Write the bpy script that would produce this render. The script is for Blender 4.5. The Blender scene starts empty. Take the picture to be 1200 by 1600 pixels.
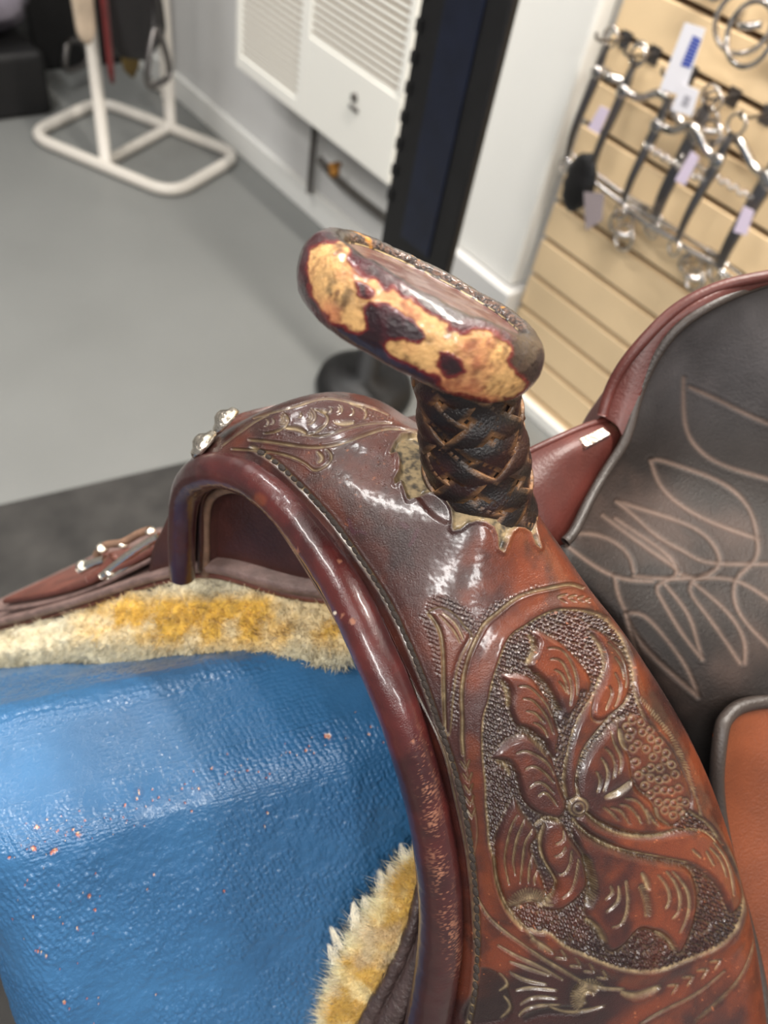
import bpy, math, random
import numpy as np
from mathutils import Matrix, Vector
random.seed(7); rng = np.random.default_rng(11)
SC = bpy.context.scene; COL = SC.collection
# ------------------------------------------------------------------ camera frame (1200 x 1600 picture, focal length 1205 px)
FPX = 1205.0
n_ = np.linalg.norm
Dn = np.array([-250., 1030., FPX]); Dn /= n_(Dn); UP = -Dn
YW = np.array([-1650., -1820., FPX]); YW -= YW.dot(Dn)*Dn; YW /= n_(YW); XW = np.cross(YW, UP)
B0 = np.array([.927, -.168, .336]); B0 -= B0.dot(UP)*UP; B0 /= n_(B0); L0 = np.cross(UP, -B0)
a_ = math.radians(20)
LS = math.cos(a_)*L0 + math.sin(a_)*B0; BK = math.cos(a_)*B0 - math.sin(a_)*L0; FW = -BK
R3 = np.stack([XW, YW, UP])                       # lens coordinates -> world
CAMZ = 1.3
def W(p): p = np.asarray(p, float); return p @ R3.T + np.array([0, 0, CAMZ])
def C(px, py, z): return np.array([(px-600)/FPX*z, (py-800)/FPX*z, z])
def P(px, py, z): return W(C(px, py, z))         # a measured point of the room, in metres
OC = C(745, 790, .345)                            # foot of the saddle horn
def S(f, l, u): return W(OC + f*FW + l*LS + u*UP)  # saddle frame: forward, left, up
def SV(f, l, u): return (f*FW + l*LS + u*UP) @ R3.T
def proj(pw):
    q = (np.asarray(pw) - np.array([0, 0, CAMZ])) @ R3
    return q[..., 0]/q[..., 2]*FPX+600, q[..., 1]/q[..., 2]*FPX+800
def onfloor(px, py, h=0.0):
    r = C(px, py, 1.); return P(px, py, (h-CAMZ)/r.dot(UP))
def onwall(px, py, x):
    r = C(px, py, 1.); return P(px, py, x/r.dot(XW))
cam = bpy.data.cameras.new('camera'); cob = bpy.data.objects.new('camera', cam); COL.objects.link(cob)
m = np.eye(4); m[:3, 0] = R3 @ [1, 0, 0]; m[:3, 1] = R3 @ [0, -1, 0]; m[:3, 2] = R3 @ [0, 0, -1]; m[:3, 3] = [0, 0, CAMZ]
cob.matrix_world = Matrix(m.tolist())
cam.sensor_fit = 'AUTO'; cam.sensor_width = 36; cam.lens = 36*FPX/1600; cam.clip_start = .02
cam.dof.use_dof = True; cam.dof.focus_distance = .354; cam.dof.aperture_fstop = 7.2
SC.camera = cob
# ------------------------------------------------------------------ light
wd = bpy.data.worlds.new('world'); SC.world = wd; wd.use_nodes = True
bg = wd.node_tree.nodes['Background']; bg.inputs[0].default_value = (.97, .97, 1, 1); bg.inputs[1].default_value = .28
def area(name, loc, sx, sy, power, col, rot=(0, 0, 0)):
    l = bpy.data.lights.new(name, 'AREA'); l.shape = 'RECTANGLE'; l.size = sx; l.size_y = sy; l.energy = power; l.color = col
    o = bpy.data.objects.new(name, l); o.location = loc; o.rotation_euler = rot; COL.objects.link(o); return o
area('overhead_light', (-.95, 1.0, 2.62), .12, 1.15, 34, (1, .97, .93))
area('overhead_light', (-1.3, -.85, 2.62), .12, 1.15, 46, (1, .98, .95))
area('overhead_light', (.95, .3, 2.62), .12, 1.15, 66, (1, .94, .86))  # added to brighten the slatwall and pillar
area('overhead_light', (.2, 2.25, 2.62), .12, 1.15, 28, (1, .99, .97))  # extra light put in for the heater and its wall
area('overhead_light', (-.35, -2.1, 2.62), .12, 1.15, 34, (1, .98, .95))  # fill added to lift the blue flank and the carved panel
SC.view_settings.view_transform = 'Standard'; SC.view_settings.look = 'None'
SC.view_settings.exposure = 0.14; SC.view_settings.gamma = 1; SC.view_settings.use_curve_mapping = False
# ------------------------------------------------------------------ helpers
def lin(c):
    c = np.asarray(c, float)/255.; return np.where(c <= .04045, c/12.92, ((c+.055)/1.055)**2.4)
def _h(ix, iy, iz, s):
    n = (ix*374761393 + iy*668265263 + iz*2147483647 + s*974711).astype(np.int64) & 0xffffffff
    n = ((n ^ (n >> 13))*1274126177) & 0xffffffff
    return ((n ^ (n >> 16)) & 0xffff)/65535.
def vnoise(p, s=0):
    i = np.floor(p).astype(np.int64); f = p-i; f = f*f*(3-2*f); r = 0
    for a in (0, 1):
        wa = f[..., 0] if a else 1-f[..., 0]
        for b in (0, 1):
            wb = f[..., 1] if b else 1-f[..., 1]
            for c in (0, 1):
                wc = f[..., 2] if c else 1-f[..., 2]
                r = r + wa*wb*wc*_h(i[..., 0]+a, i[..., 1]+b, i[..., 2]+c, s)
    return r
def fbm(p, sc, o=4, s=0):
    r = 0; am = .5; t = 0
    for k in range(o):
        r = r+am*vnoise(p*sc*2**k+17.3*k, s+k); t += am; am *= .5
    return r/t
def worley(p, s=0):
    i = np.floor(p).astype(np.int64); best = np.full(p.shape[:-1], 9.)
    for a in (-1, 0, 1):
        for b in (-1, 0, 1):
            jx, jy = i[..., 0]+a, i[..., 1]+b
            cx = jx+.3+.4*_h(jx, jy, jx*0, s); cy = jy+.3+.4*_h(jx, jy, jx*0, s+5)
            best = np.minimum(best, np.hypot(p[..., 0]-cx, p[..., 1]-cy))
    return best
def sstep(a, b, x): t = np.clip((x-a)/(b-a), 0, 1); return t*t*(3-2*t)
def mixc(a, b, t): t = np.asarray(t)[..., None]; return a*(1-t)+b*t
def splmat(n, t):
    """matrix of a natural cubic spline through n points, sampled at t in 0..n-1"""
    if n == 2: return np.stack([1-t, t], 1)
    A = np.zeros((n, n)); Bm = np.zeros((n, n)); A[0, 0] = A[-1, -1] = 1
    for i in range(1, n-1):
        A[i, i-1:i+2] = [1, 4, 1]; Bm[i, i-1:i+2] = [6, -12, 6]
    M = np.linalg.solve(A, Bm); i = np.clip(np.floor(t).astype(int), 0, n-2); u = t-i
    I = np.eye(n)
    return ((1-u)[:, None]*I[i] + u[:, None]*I[i+1] + (((1-u)**3-(1-u))/6)[:, None]*M[i] + ((u**3-u)/6)[:, None]*M[i+1])
def spline(pts, n): pts = np.asarray(pts, float); return splmat(len(pts), np.linspace(0, len(pts)-1, n)) @ pts
def resample(pts, n, over=12):
    q = spline(pts, len(pts)*over); d = np.r_[0, np.cumsum(n_(np.diff(q, axis=0), axis=1))]
    t = np.linspace(0, d[-1], n); return np.stack([np.interp(t, d, q[:, k]) for k in range(q.shape[1])], 1)
def surf(ctrl, nu, nv):
    c = np.asarray(ctrl, float); a, b = c.shape[:2]
    return np.einsum('ua,vb,abk->uvk', splmat(a, np.linspace(0, a-1, nu)), splmat(b, np.linspace(0, b-1, nv)), c, optimize=True)
def link(name, me, mat=None, parent=None, smooth=True):
    o = bpy.data.objects.new(name, me); COL.objects.link(o)
    if mat: me.materials.append(mat)
    if smooth: me.polygons.foreach_set('use_smooth', np.ones(len(me.polygons), bool))
    if parent is not None: o.parent = parent
    return o
def rawmesh(name, v, faces, col=None, rough=None):
    v = np.asarray(v, np.float32).reshape(-1, 3); me = bpy.data.meshes.new(name)
    if isinstance(faces, np.ndarray):
        k = faces.shape[1]; me.vertices.add(len(v)); me.vertices.foreach_set('co', v.ravel())
        me.loops.add(faces.size); me.loops.foreach_set('vertex_index', faces.astype(np.int32).ravel())
        me.polygons.add(len(faces)); me.polygons.foreach_set('loop_start', np.arange(0, faces.size, k, dtype=np.int32))
        me.update(calc_edges=True)
    else: me.from_pydata(v.tolist(), [], faces); me.update()
    if col is not None:
        c = np.ones((len(v), 4), np.float32); c[:, :3] = np.asarray(col).reshape(-1, 3)
        if rough is not None: c[:, 3] = np.asarray(rough).ravel()
        at = me.color_attributes.new('Col', 'FLOAT_COLOR', 'POINT'); at.data.foreach_set('color', c.ravel())
    return me
def gridfaces(nu, nv, wu=False, wv=False):
    i = np.arange(nu if wu else nu-1); j = np.arange(nv if wv else nv-1); I, J = np.meshgrid(i, j, indexing='ij'); I2, J2 = (I+1) % nu, (J+1) % nv
    return np.stack([I*nv+J, I2*nv+J, I2*nv+J2, I*nv+J2], -1).reshape(-1, 4)
def gnormals(G, toward=None, wu=False, wv=False):
    def df(a, ax, w): return (np.roll(a, -1, ax)-np.roll(a, 1, ax)) if w else np.gradient(a, axis=ax)
    N = np.cross(df(G, 0, wu), df(G, 1, wv)); N /= (n_(N, axis=-1, keepdims=True)+1e-12)
    if toward is not None:
        c = G.shape[0]//2, G.shape[1]//2
        if np.dot(N[c], np.asarray(toward)-G[c]) < 0: N = -N
    return N
CAMP = np.array([0, 0, CAMZ])
def sheet(name, G, mat, parent, thick=0, col=None, rough=None, toward=CAMP, smooth=True):
    """a leather sheet: grid surface, given a back face and rims when thick"""
    nu, nv = G.shape[:2]; f = gridfaces(nu, nv)
    if thick:
        N = gnormals(G, toward); G2 = G-N*thick; k = nu*nv; v = np.concatenate([G.reshape(-1, 3), G2.reshape(-1, 3)])
        idx = np.arange(k).reshape(nu, nv); per = np.r_[idx[0, :], idx[1:, -1], idx[-1, -2::-1], idx[-2:0:-1, 0]]
        p2 = np.roll(per, -1); side = np.stack([per, p2, p2+k, per+k], 1); f = np.concatenate([f, f[:, ::-1]+k, side])
        if col is not None: col = np.concatenate([np.asarray(col).reshape(-1, 3)]*2)
        if rough is not None: rough = np.concatenate([np.asarray(rough).ravel()]*2)
    else: v = G.reshape(-1, 3)
    return link(name, rawmesh(name, v, f, col, rough), mat, parent, smooth)
def frames(path):
    T = np.gradient(path, axis=0); T /= n_(T, axis=1, keepdims=True)+1e-12
    u = np.cross(T[0], [0.3, .2, 1.]); u /= n_(u); Us = []
    for t in T: u = u-u.dot(t)*t; u /= n_(u); Us.append(u)
    Us = np.array(Us); return T, Us, np.cross(T, Us)
def tubegrid(path, r, ns=12, flat=1.0, up=None):
    T, A, Bv = frames(path)
    if up is not None:
        A = np.broadcast_to(np.asarray(up, float), T.shape) if np.ndim(up) == 1 else up
        A = A-(A*T).sum(1, keepdims=True)*T; A = A/n_(A, axis=1, keepdims=True); Bv = np.cross(T, A)
    th = np.linspace(0, 2*math.pi, ns, endpoint=False); r = np.broadcast_to(np.asarray(r, float), (len(path),))[:, None, None]
    return path[:, None] + r*(np.cos(th)[None, :, None]*A[:, None]*flat + np.sin(th)[None, :, None]*Bv[:, None])
def tubemesh(path, r, ns=12, flat=1.0, up=None, closed=False, cap=True):
    G = tubegrid(np.asarray(path, float), r, ns, flat, up); nu = len(path); f = gridfaces(nu, ns, closed, True).tolist()
    if cap and not closed: f += [list(range(ns))[::-1], [(nu-1)*ns+k for k in range(ns)]]
    return G.reshape(-1, 3), f
def tube(name, path, r, mat, parent=None, **k):
    v, f = tubemesh(path, r, **k); return link(name, rawmesh(name, v, f), mat, parent)
def join(parts):
    V = []; Fc = []; o = 0
    for v, f in parts:
        V.append(np.asarray(v).reshape(-1, 3)); Fc += [[i+o for i in q] for q in (f.tolist() if isinstance(f, np.ndarray) else f)]; o += len(V[-1])
    return np.concatenate(V), Fc
def boxmesh(x0, x1, y0, y1, z0, z1, b=0.0):
    if b <= 0:
        v = [(x, y, z) for x in (x0, x1) for y in (y0, y1) for z in (z0, z1)]
        return np.array(v), [[0, 1, 3, 2], [4, 6, 7, 5], [0, 4, 5, 1], [2, 3, 7, 6], [0, 2, 6, 4], [1, 5, 7, 3]]
    import bmesh
    bm = bmesh.new(); bmesh.ops.create_cube(bm, size=1)
    for vv in bm.verts: vv.co = Vector(((x0+x1)/2+vv.co.x*(x1-x0), (y0+y1)/2+vv.co.y*(y1-y0), (z0+z1)/2+vv.co.z*(z1-z0)))
    bmesh.ops.bevel(bm, geom=bm.edges[:], offset=b, segments=3, profile=.5, affect='EDGES')
    bm.verts.ensure_lookup_table(); v = np.array([q.co[:] for q in bm.verts]); f = [[q.index for q in ff.verts] for ff in bm.faces]; bm.free()
    return v, f
def mesh(name, vf, mat, parent=None, smooth=False): return link(name, rawmesh(name, vf[0], vf[1]), mat, parent, smooth)
def box(name, b, mat, parent=None, bev=0.0): return mesh(name, boxmesh(*b, bev), mat, parent)
def sphmesh(c, r, nu=10, nv=8, ax=None):
    c = np.asarray(c, float); r = np.broadcast_to(np.asarray(r, float), (3,)); A = np.eye(3) if ax is None else np.asarray(ax)
    v = [c+np.array([0, 0, r[2]]) @ A]; f = []
    for j in range(1, nv):
        p = math.pi*j/nv
        for i in range(nu):
            t = 2*math.pi*i/nu; v.append(c+np.array([r[0]*math.sin(p)*math.cos(t), r[1]*math.sin(p)*math.sin(t), r[2]*math.cos(p)]) @ A)
    v.append(c-np.array([0, 0, r[2]]) @ A)
    for i in range(nu):
        f.append([0, 1+i, 1+(i+1) % nu]); f.append([len(v)-1, 1+(nv-2)*nu+(i+1) % nu, 1+(nv-2)*nu+i])
        for j in range(nv-2): f.append([1+j*nu+i, 1+(j+1)*nu+i, 1+(j+1)*nu+(i+1) % nu, 1+j*nu+(i+1) % nu])
    return np.array(v), f
def lathe(prof, c, axis, n=32, close=True):
    axis = np.asarray(axis, float)/n_(axis); a = np.cross(axis, [.2, .1, 1.] if abs(axis[2]) < .9 else [1., 0, 0]); a /= n_(a); b = np.cross(axis, a)
    th = np.linspace(0, 2*math.pi, n, endpoint=False); pr = np.asarray(prof, float)
    G = np.asarray(c)+pr[:, None, 1:2]*axis + pr[:, None, 0:1]*(np.cos(th)[None, :, None]*a+np.sin(th)[None, :, None]*b)
    f = gridfaces(len(pr), n, False, True).tolist()
    if close: f += [list(range(n))[::-1], [(len(pr)-1)*n+k for k in range(n)]]
    return G.reshape(-1, 3), f
def empty(name, loc, label, cat, group=None):
    o = bpy.data.objects.new(name, None); COL.objects.link(o); o.location = loc; o.empty_display_size = .05
    return tag(o, label, cat, group)
def tag(o, label, cat, group=None):
    o['label'] = label; o['category'] = cat
    if group: o['group'] = group
    return o
def adopt(root):
    """parts are modelled at their place in the room: keep them there under the moved Empty"""
    bpy.context.view_layer.update(); inv = Matrix.Translation(root.location).inverted()
    for c in root.children: c.matrix_parent_inverse = inv
def struct(o): o['kind'] = 'structure'; return o
# ------------------------------------------------------------------ materials
def newmat(name):
    m = bpy.data.materials.new(name); m.use_nodes = True; nt = m.node_tree; return m, nt, nt.nodes['Principled BSDF']
def mat(name, col, rough=.5, metal=0., bump=0., bs=200., var=0., vs=20., coat=0., attr=False, spec=.5, sheen=0., det=4, rvar=0.):
    m, nt, b = newmat(name); N = nt.nodes; Lk = nt.links
    b.inputs['Roughness'].default_value = rough; b.inputs['Metallic'].default_value = metal; b.inputs['Coat Weight'].default_value = coat
    b.inputs['Coat Roughness'].default_value = .16; b.inputs['Specular IOR Level'].default_value = spec; b.inputs['Sheen Weight'].default_value = sheen
    tc = N.new('ShaderNodeTexCoord')
    if attr:
        at = N.new('ShaderNodeAttribute'); at.attribute_name = 'Col'; base = at.outputs['Color']
        if rough < 0: Lk.new(at.outputs['Alpha'], b.inputs['Roughness'])
    else:
        rg = N.new('ShaderNodeRGB'); rg.outputs[0].default_value = (*lin(col), 1); base = rg.outputs[0]
    if var:
        nz = N.new('ShaderNodeTexNoise'); nz.inputs['Scale'].default_value = vs; nz.inputs['Detail'].default_value = 6; Lk.new(tc.outputs['Object'], nz.inputs['Vector'])
        mr = N.new('ShaderNodeMapRange'); mr.inputs[1].default_value = .3; mr.inputs[2].default_value = .7; mr.inputs[3].default_value = 1-var; mr.inputs[4].default_value = 1+var
        Lk.new(nz.outputs[0], mr.inputs[0]); mx = N.new('ShaderNodeVectorMath'); mx.operation = 'SCALE'; Lk.new(base, mx.inputs[0]); Lk.new(mr.outputs[0], mx.inputs[3]); base = mx.outputs[0]
        if rvar:
            m2 = N.new('ShaderNodeMapRange'); m2.inputs[1].default_value = .3; m2.inputs[2].default_value = .7; m2.inputs[3].default_value = rough-rvar; m2.inputs[4].default_value = rough+rvar
            Lk.new(nz.outputs[0], m2.inputs[0]); Lk.new(m2.outputs[0], b.inputs['Roughness'])
    Lk.new(base, b.inputs['Base Color'])
    if bump:
        nb = N.new('ShaderNodeTexNoise'); nb.inputs['Scale'].default_value = bs; nb.inputs['Detail'].default_value = det; Lk.new(tc.outputs['Object'], nb.inputs['Vector'])
        bp = N.new('ShaderNodeBump'); bp.inputs['Strength'].default_value = bump; bp.inputs['Distance'].default_value = .001
        Lk.new(nb.outputs[0], bp.inputs['Height']); Lk.new(bp.outputs[0], b.inputs['Normal'])
    return m
M_TOOL = mat('tooled_leather', (0, 0, 0), -1, bump=.35, bs=1400, attr=True, var=.10, vs=160, spec=.5, coat=.55)
M_ROLL = mat('burgundy_leather', (0, 0, 0), -1, bump=.25, bs=1500, attr=True, var=.12, vs=140, spec=.5, coat=.55)
M_HORN = mat('horn_leather', (0, 0, 0), -1, bump=.5, bs=900, attr=True, var=.12, vs=300, spec=.5, coat=.55)
M_STRIP = mat('black_braided_leather', (0, 0, 0), .34, bump=.5, bs=900, attr=True, var=.25, vs=220)
M_SEAT = mat('dark_seat_leather', (0, 0, 0), .55, bump=.4, bs=500, attr=True, var=.22, vs=40, spec=.25)
M_DARKIN = mat('gullet_leather', (58, 30, 26), .42, bump=.4, bs=500, var=.3, vs=50)
M_EDGE = mat('leather_cut_edge', (112, 84, 66), .7, bump=.8, bs=900, var=.3, vs=120)
M_BAND = mat('worn_skirt_edge', (112, 90, 84), .6, bump=1., bs=420, var=.35, vs=90)
M_SKIRT = mat('skirt_leather', (98, 56, 46), .45, bump=.5, bs=300, var=.3, vs=60)
M_BROWN = mat('reddish_jockey_leather', (82, 38, 32), .42, bump=.3, bs=500, var=.25, vs=30)
M_TAN = mat('orange_tan_leather', (106, 52, 24), .42, bump=.3, bs=600, var=.25, vs=26)
M_BIND = mat('black_binding', (52, 44, 40), .42, bump=.4, bs=600, var=.2)
M_BANDN = mat('dark_skirt_band', (66, 52, 50), .42, bump=1., bs=500, var=.4, vs=120)
M_WOOL = mat('sheepskin', (0, 0, 0), .95, bump=1., bs=500, attr=True, var=.2, vs=150, spec=.1, sheen=.3)
M_THREAD = mat('waxed_thread', (46, 36, 30), .7, bump=.6, bs=1500, var=.3, vs=400)
M_SILVER = mat('engraved_silver', (225, 215, 200), .2, metal=1., bump=.6, bs=500)
M_CHROME = mat('nickel_plate', (210, 205, 200), .18, metal=1.)
M_STEEL = mat('dull_steel', (130, 126, 124), .35, metal=1.)
M_BLUE = mat('blue_painted_canvas', (0, 0, 0), .33, attr=True, bump=.3, bs=900, var=.05, vs=60, coat=.25)
M_FLOOR = mat('grey_painted_floor', (120, 121, 119), .45, bump=.15, bs=60, var=.04, vs=3, rvar=.08)
M_WALL = mat('white_painted_wall', (212, 211, 209), .6, bump=.2, bs=80, var=.03, vs=4)
M_WHITE = mat('white_enamel', (236, 235, 230), .4, bump=.05, bs=100)
M_HEAT = mat('heater_enamel', (240, 238, 230), .45)
M_TUBE = mat('cream_white_powder_coat', (205, 199, 190), .35)
M_BLK = mat('black_powder_coat', (16, 15, 16), .5, bump=.4, bs=120, var=.3)
M_NAVY = mat('dark_navy_panel', (16, 22, 40), .4, var=.2)
M_RUB = mat('black_rubber_mat', (48, 46, 44), .75, bump=.8, bs=300, var=.45, vs=14, det=8)
M_SLAT = mat('beige_slatwall_laminate', (236, 208, 166), .5, var=.04, vs=6)
M_GROOVE = mat('slatwall_groove', (92, 70, 52), .7)
M_TAG = mat('white_paper_tag', (232, 230, 236), .6); M_TAGB = mat('blue_tag_print', (40, 70, 170), .6); M_TAGP = mat('lilac_paper_tag', (215, 200, 220), .6)
M_PIPE = mat('grey_iron_pipe', (84, 80, 76), .55, var=.3); M_BRASS = mat('brass_valve', (186, 130, 60), .35, metal=.6)
M_BAG = mat('black_nylon', (14, 13, 14), .6, bump=.6, bs=60); M_PLAST = mat('lilac_grey_plastic_bag', (120, 114, 124), .25, bump=1, bs=14)
M_FLEA = mat('cream_stirrup_leather', (188, 170, 150), .5, var=.2); M_RED = mat('dark_red_strap', (96, 30, 30), .5, var=.2); M_BLKLEA = mat('black_leather', (24, 20, 21), .4, bump=.6, bs=60)
M_BACK = mat('louvre_tan_backing', (150, 128, 100), .7)  # tan backing that shows between the slats
M_OCHRE = mat('ochre_padding', (120, 98, 50), .8)
# ------------------------------------------------------------------ relief raster (carving depth in mm, stain and dust colour masks)
class Raster:
    def __init__(s, x0, y0, x1, y1, sc=1.0):
        s.x0, s.y0, s.sc = x0, y0, sc; s.w = int((x1-x0)*sc); s.h = int((y1-y0)*sc)
        s.X, s.Y = np.meshgrid(x0+(np.arange(s.w)+.5)/sc, y0+(np.arange(s.h)+.5)/sc)
        z = np.zeros((s.h, s.w)); s.H = z.copy(); s.dust = z.copy(); s.dark = z.copy(); s.red = z.copy(); s.peb = z.copy()
    def win(s, pts, pad):
        a = np.asarray(pts); lo = a.min(0)-pad; hi = a.max(0)+pad
        return (slice(max(0, int((lo[1]-s.y0)*s.sc)), max(0, min(s.h, int((hi[1]-s.y0)*s.sc)+1))), slice(max(0, int((lo[0]-s.x0)*s.sc)), max(0, min(s.w, int((hi[0]-s.x0)*s.sc)+1))))
    def dist(s, q, wn, closed=False):
        X = s.X[wn]; Y = s.Y[wn]; best = np.full(X.shape, 1e9); tt = np.zeros(X.shape); n = len(q)-(0 if closed else 1)
        for k in range(n):
            a = q[k]; b = q[(k+1) % len(q)]; d = b-a; l2 = d.dot(d)+1e-9
            t = np.clip(((X-a[0])*d[0]+(Y-a[1])*d[1])/l2, 0, 1); r = (X-a[0]-t*d[0])**2+(Y-a[1]-t*d[1])**2
            mk = r < best; best = np.where(mk, r, best); tt = np.where(mk, (k+t)/n, tt)
        return np.sqrt(best), tt
    def inside(s, q, wn):
        X = s.X[wn]; Y = s.Y[wn]; r = np.zeros(X.shape, bool)
        for k in range(len(q)):
            a = q[k]; b = q[k-1]
            if a[1] != b[1]: r ^= ((a[1] > Y) != (b[1] > Y)) & (X < (b[0]-a[0])*(Y-a[1])/(b[1]-a[1])+a[0])
        return r
    def stroke(s, pts, w=3.2, depth=.45, dust=.8, taper=.6, dark=.35, lip=.12):
        q = resample(pts, max(5, int(len(pts)*4))); wn = s.win(q, w*2.5+2)
        if s.H[wn].size == 0: return
        d, t = s.dist(q, wn); ww = w*(1-taper+taper*np.sin(np.pi*np.clip(t*.92+.04, 0, 1))**.6)/2
        g = np.exp(-(d/(ww*.85+.3))**2); s.H[wn] -= depth*g - lip*np.exp(-((d-ww*1.7)/(ww*.6+.3))**2)
        s.dust[wn] = np.maximum(s.dust[wn], dust*np.exp(-(d/(ww*.75+.2))**2)); s.dark[wn] = np.maximum(s.dark[wn], dark*np.exp(-(d/(ww*2.2+1))**2))
    def poly(s, pts, rise=.9, soft=9., base=None, edge=.8, dust=.5, dark=.45, clear=True, n=None, smooth=True):
        q = resample(np.vstack([pts, pts[:1]]), n or max(24, len(pts)*4))[:-1] if smooth else np.asarray(pts, float)
        wn = s.win(q, 8); d, _ = s.dist(q, wn, True); ins = s.inside(q, wn); sd = np.where(ins, d, -d)
        new = (base if base is not None else 0)-rise+rise*sstep(-1.5, soft, sd)
        if clear:
            k = sstep(-1., 1., sd); s.H[wn] = s.H[wn]*(1-k)+new*k; s.peb[wn] *= 1-k; s.dust[wn] *= 1-k; s.dark[wn] *= 1-k
        g = np.exp(-((sd+1.2)/1.3)**2); s.H[wn] -= edge*.3*g; s.dust[wn] = np.maximum(s.dust[wn], dust*g)
        s.dark[wn] = np.maximum(s.dark[wn], dark*np.exp(-(np.maximum(sd, 0)/5)**2)*(sd > -2)); s.red[wn] = np.where(sd > 0, .75*sstep(3, 13, sd), s.red[wn]); return q
    def fill(s, pts, H=None, dust=None, dark=None, soft=2., peb=None, smooth=True):
        q = resample(np.vstack([pts, pts[:1]]), max(24, len(pts)*4))[:-1] if smooth else np.asarray(pts, float)
        wn = s.win(q, soft*2+2); d, _ = s.dist(q, wn, True); ins = s.inside(q, wn); k = sstep(-soft, soft, np.where(ins, d, -d))
        if H is not None: s.H[wn] = s.H[wn]*(1-k)+H*k
        if dust is not None: s.dust[wn] = s.dust[wn]*(1-k)+dust*k
        if dark is not None: s.dark[wn] = s.dark[wn]*(1-k)+dark*k
        if peb is not None: s.peb[wn] = s.peb[wn]*(1-k)+peb*k
    def ring(s, x, y, r, w=1.6, depth=.5, dust=.25):
        wn = s.win([[x, y]], r+5); d = np.hypot(s.X[wn]-x, s.Y[wn]-y)
        s.H[wn] += -depth*np.exp(-((d-r)/w)**2)+.25*np.exp(-(d/(r*.6))**2); s.dust[wn] = np.maximum(s.dust[wn], dust*np.exp(-((d-r)/(w*.8))**2)); s.dark[wn] = np.maximum(s.dark[wn], .5*np.exp(-((d-r)/(w*2))**2))
    def hatch(s, p0, p1, w, n, depth=.35, dust=.5):
        """a row of n short cuts across the strip from p0 to p1"""
        q = resample(np.asarray([p0, p1] if np.ndim(p0) == 1 and p1 is not None else p0, float), n); T = np.gradient(q, axis=0)
        for k in range(n):
            t = T[k]/(n_(T[k])+1e-9); nn = np.array([-t[1], t[0]]); s.stroke([q[k]-nn*w/2, q[k], q[k]+nn*w/2], 1.8, depth, dust, .3, .4, .05)
    def sample(s, A, px, py):
        u = np.clip((px-s.x0)*s.sc-.5, 0, s.w-1.001); v = np.clip((py-s.y0)*s.sc-.5, 0, s.h-1.001); i = u.astype(int); j = v.astype(int); a = u-i; b = v-j
        r = A[j, i]*(1-a)*(1-b)+A[j, i+1]*a*(1-b)+A[j+1, i]*(1-a)*b+A[j+1, i+1]*a*b
        ok = (px > s.x0) & (px < s.x0+s.w/s.sc) & (py > s.y0) & (py < s.y0+s.h/s.sc); return np.where(ok, r, 0)
def cf(ox, oy, k): return lambda *p: [(ox+x/k, oy+y/k) for x, y in p]
c1 = cf(620, 1340, 4.286); c2 = cf(280, 590, 3.0); c4 = cf(600, 600, 4.286); c5 = cf(700, 880, 3.871); c6 = cf(700, 1150, 4.615); c7 = cf(880, 1050, 4.615)
c8 = cf(860, 1260, 3.529); cp = cf(640, 860, 2.143); cl = cf(640, 860, 7.5); cq = cf(820, 420, 2.05); ch = cf(440, 340, 2.609)
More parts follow.
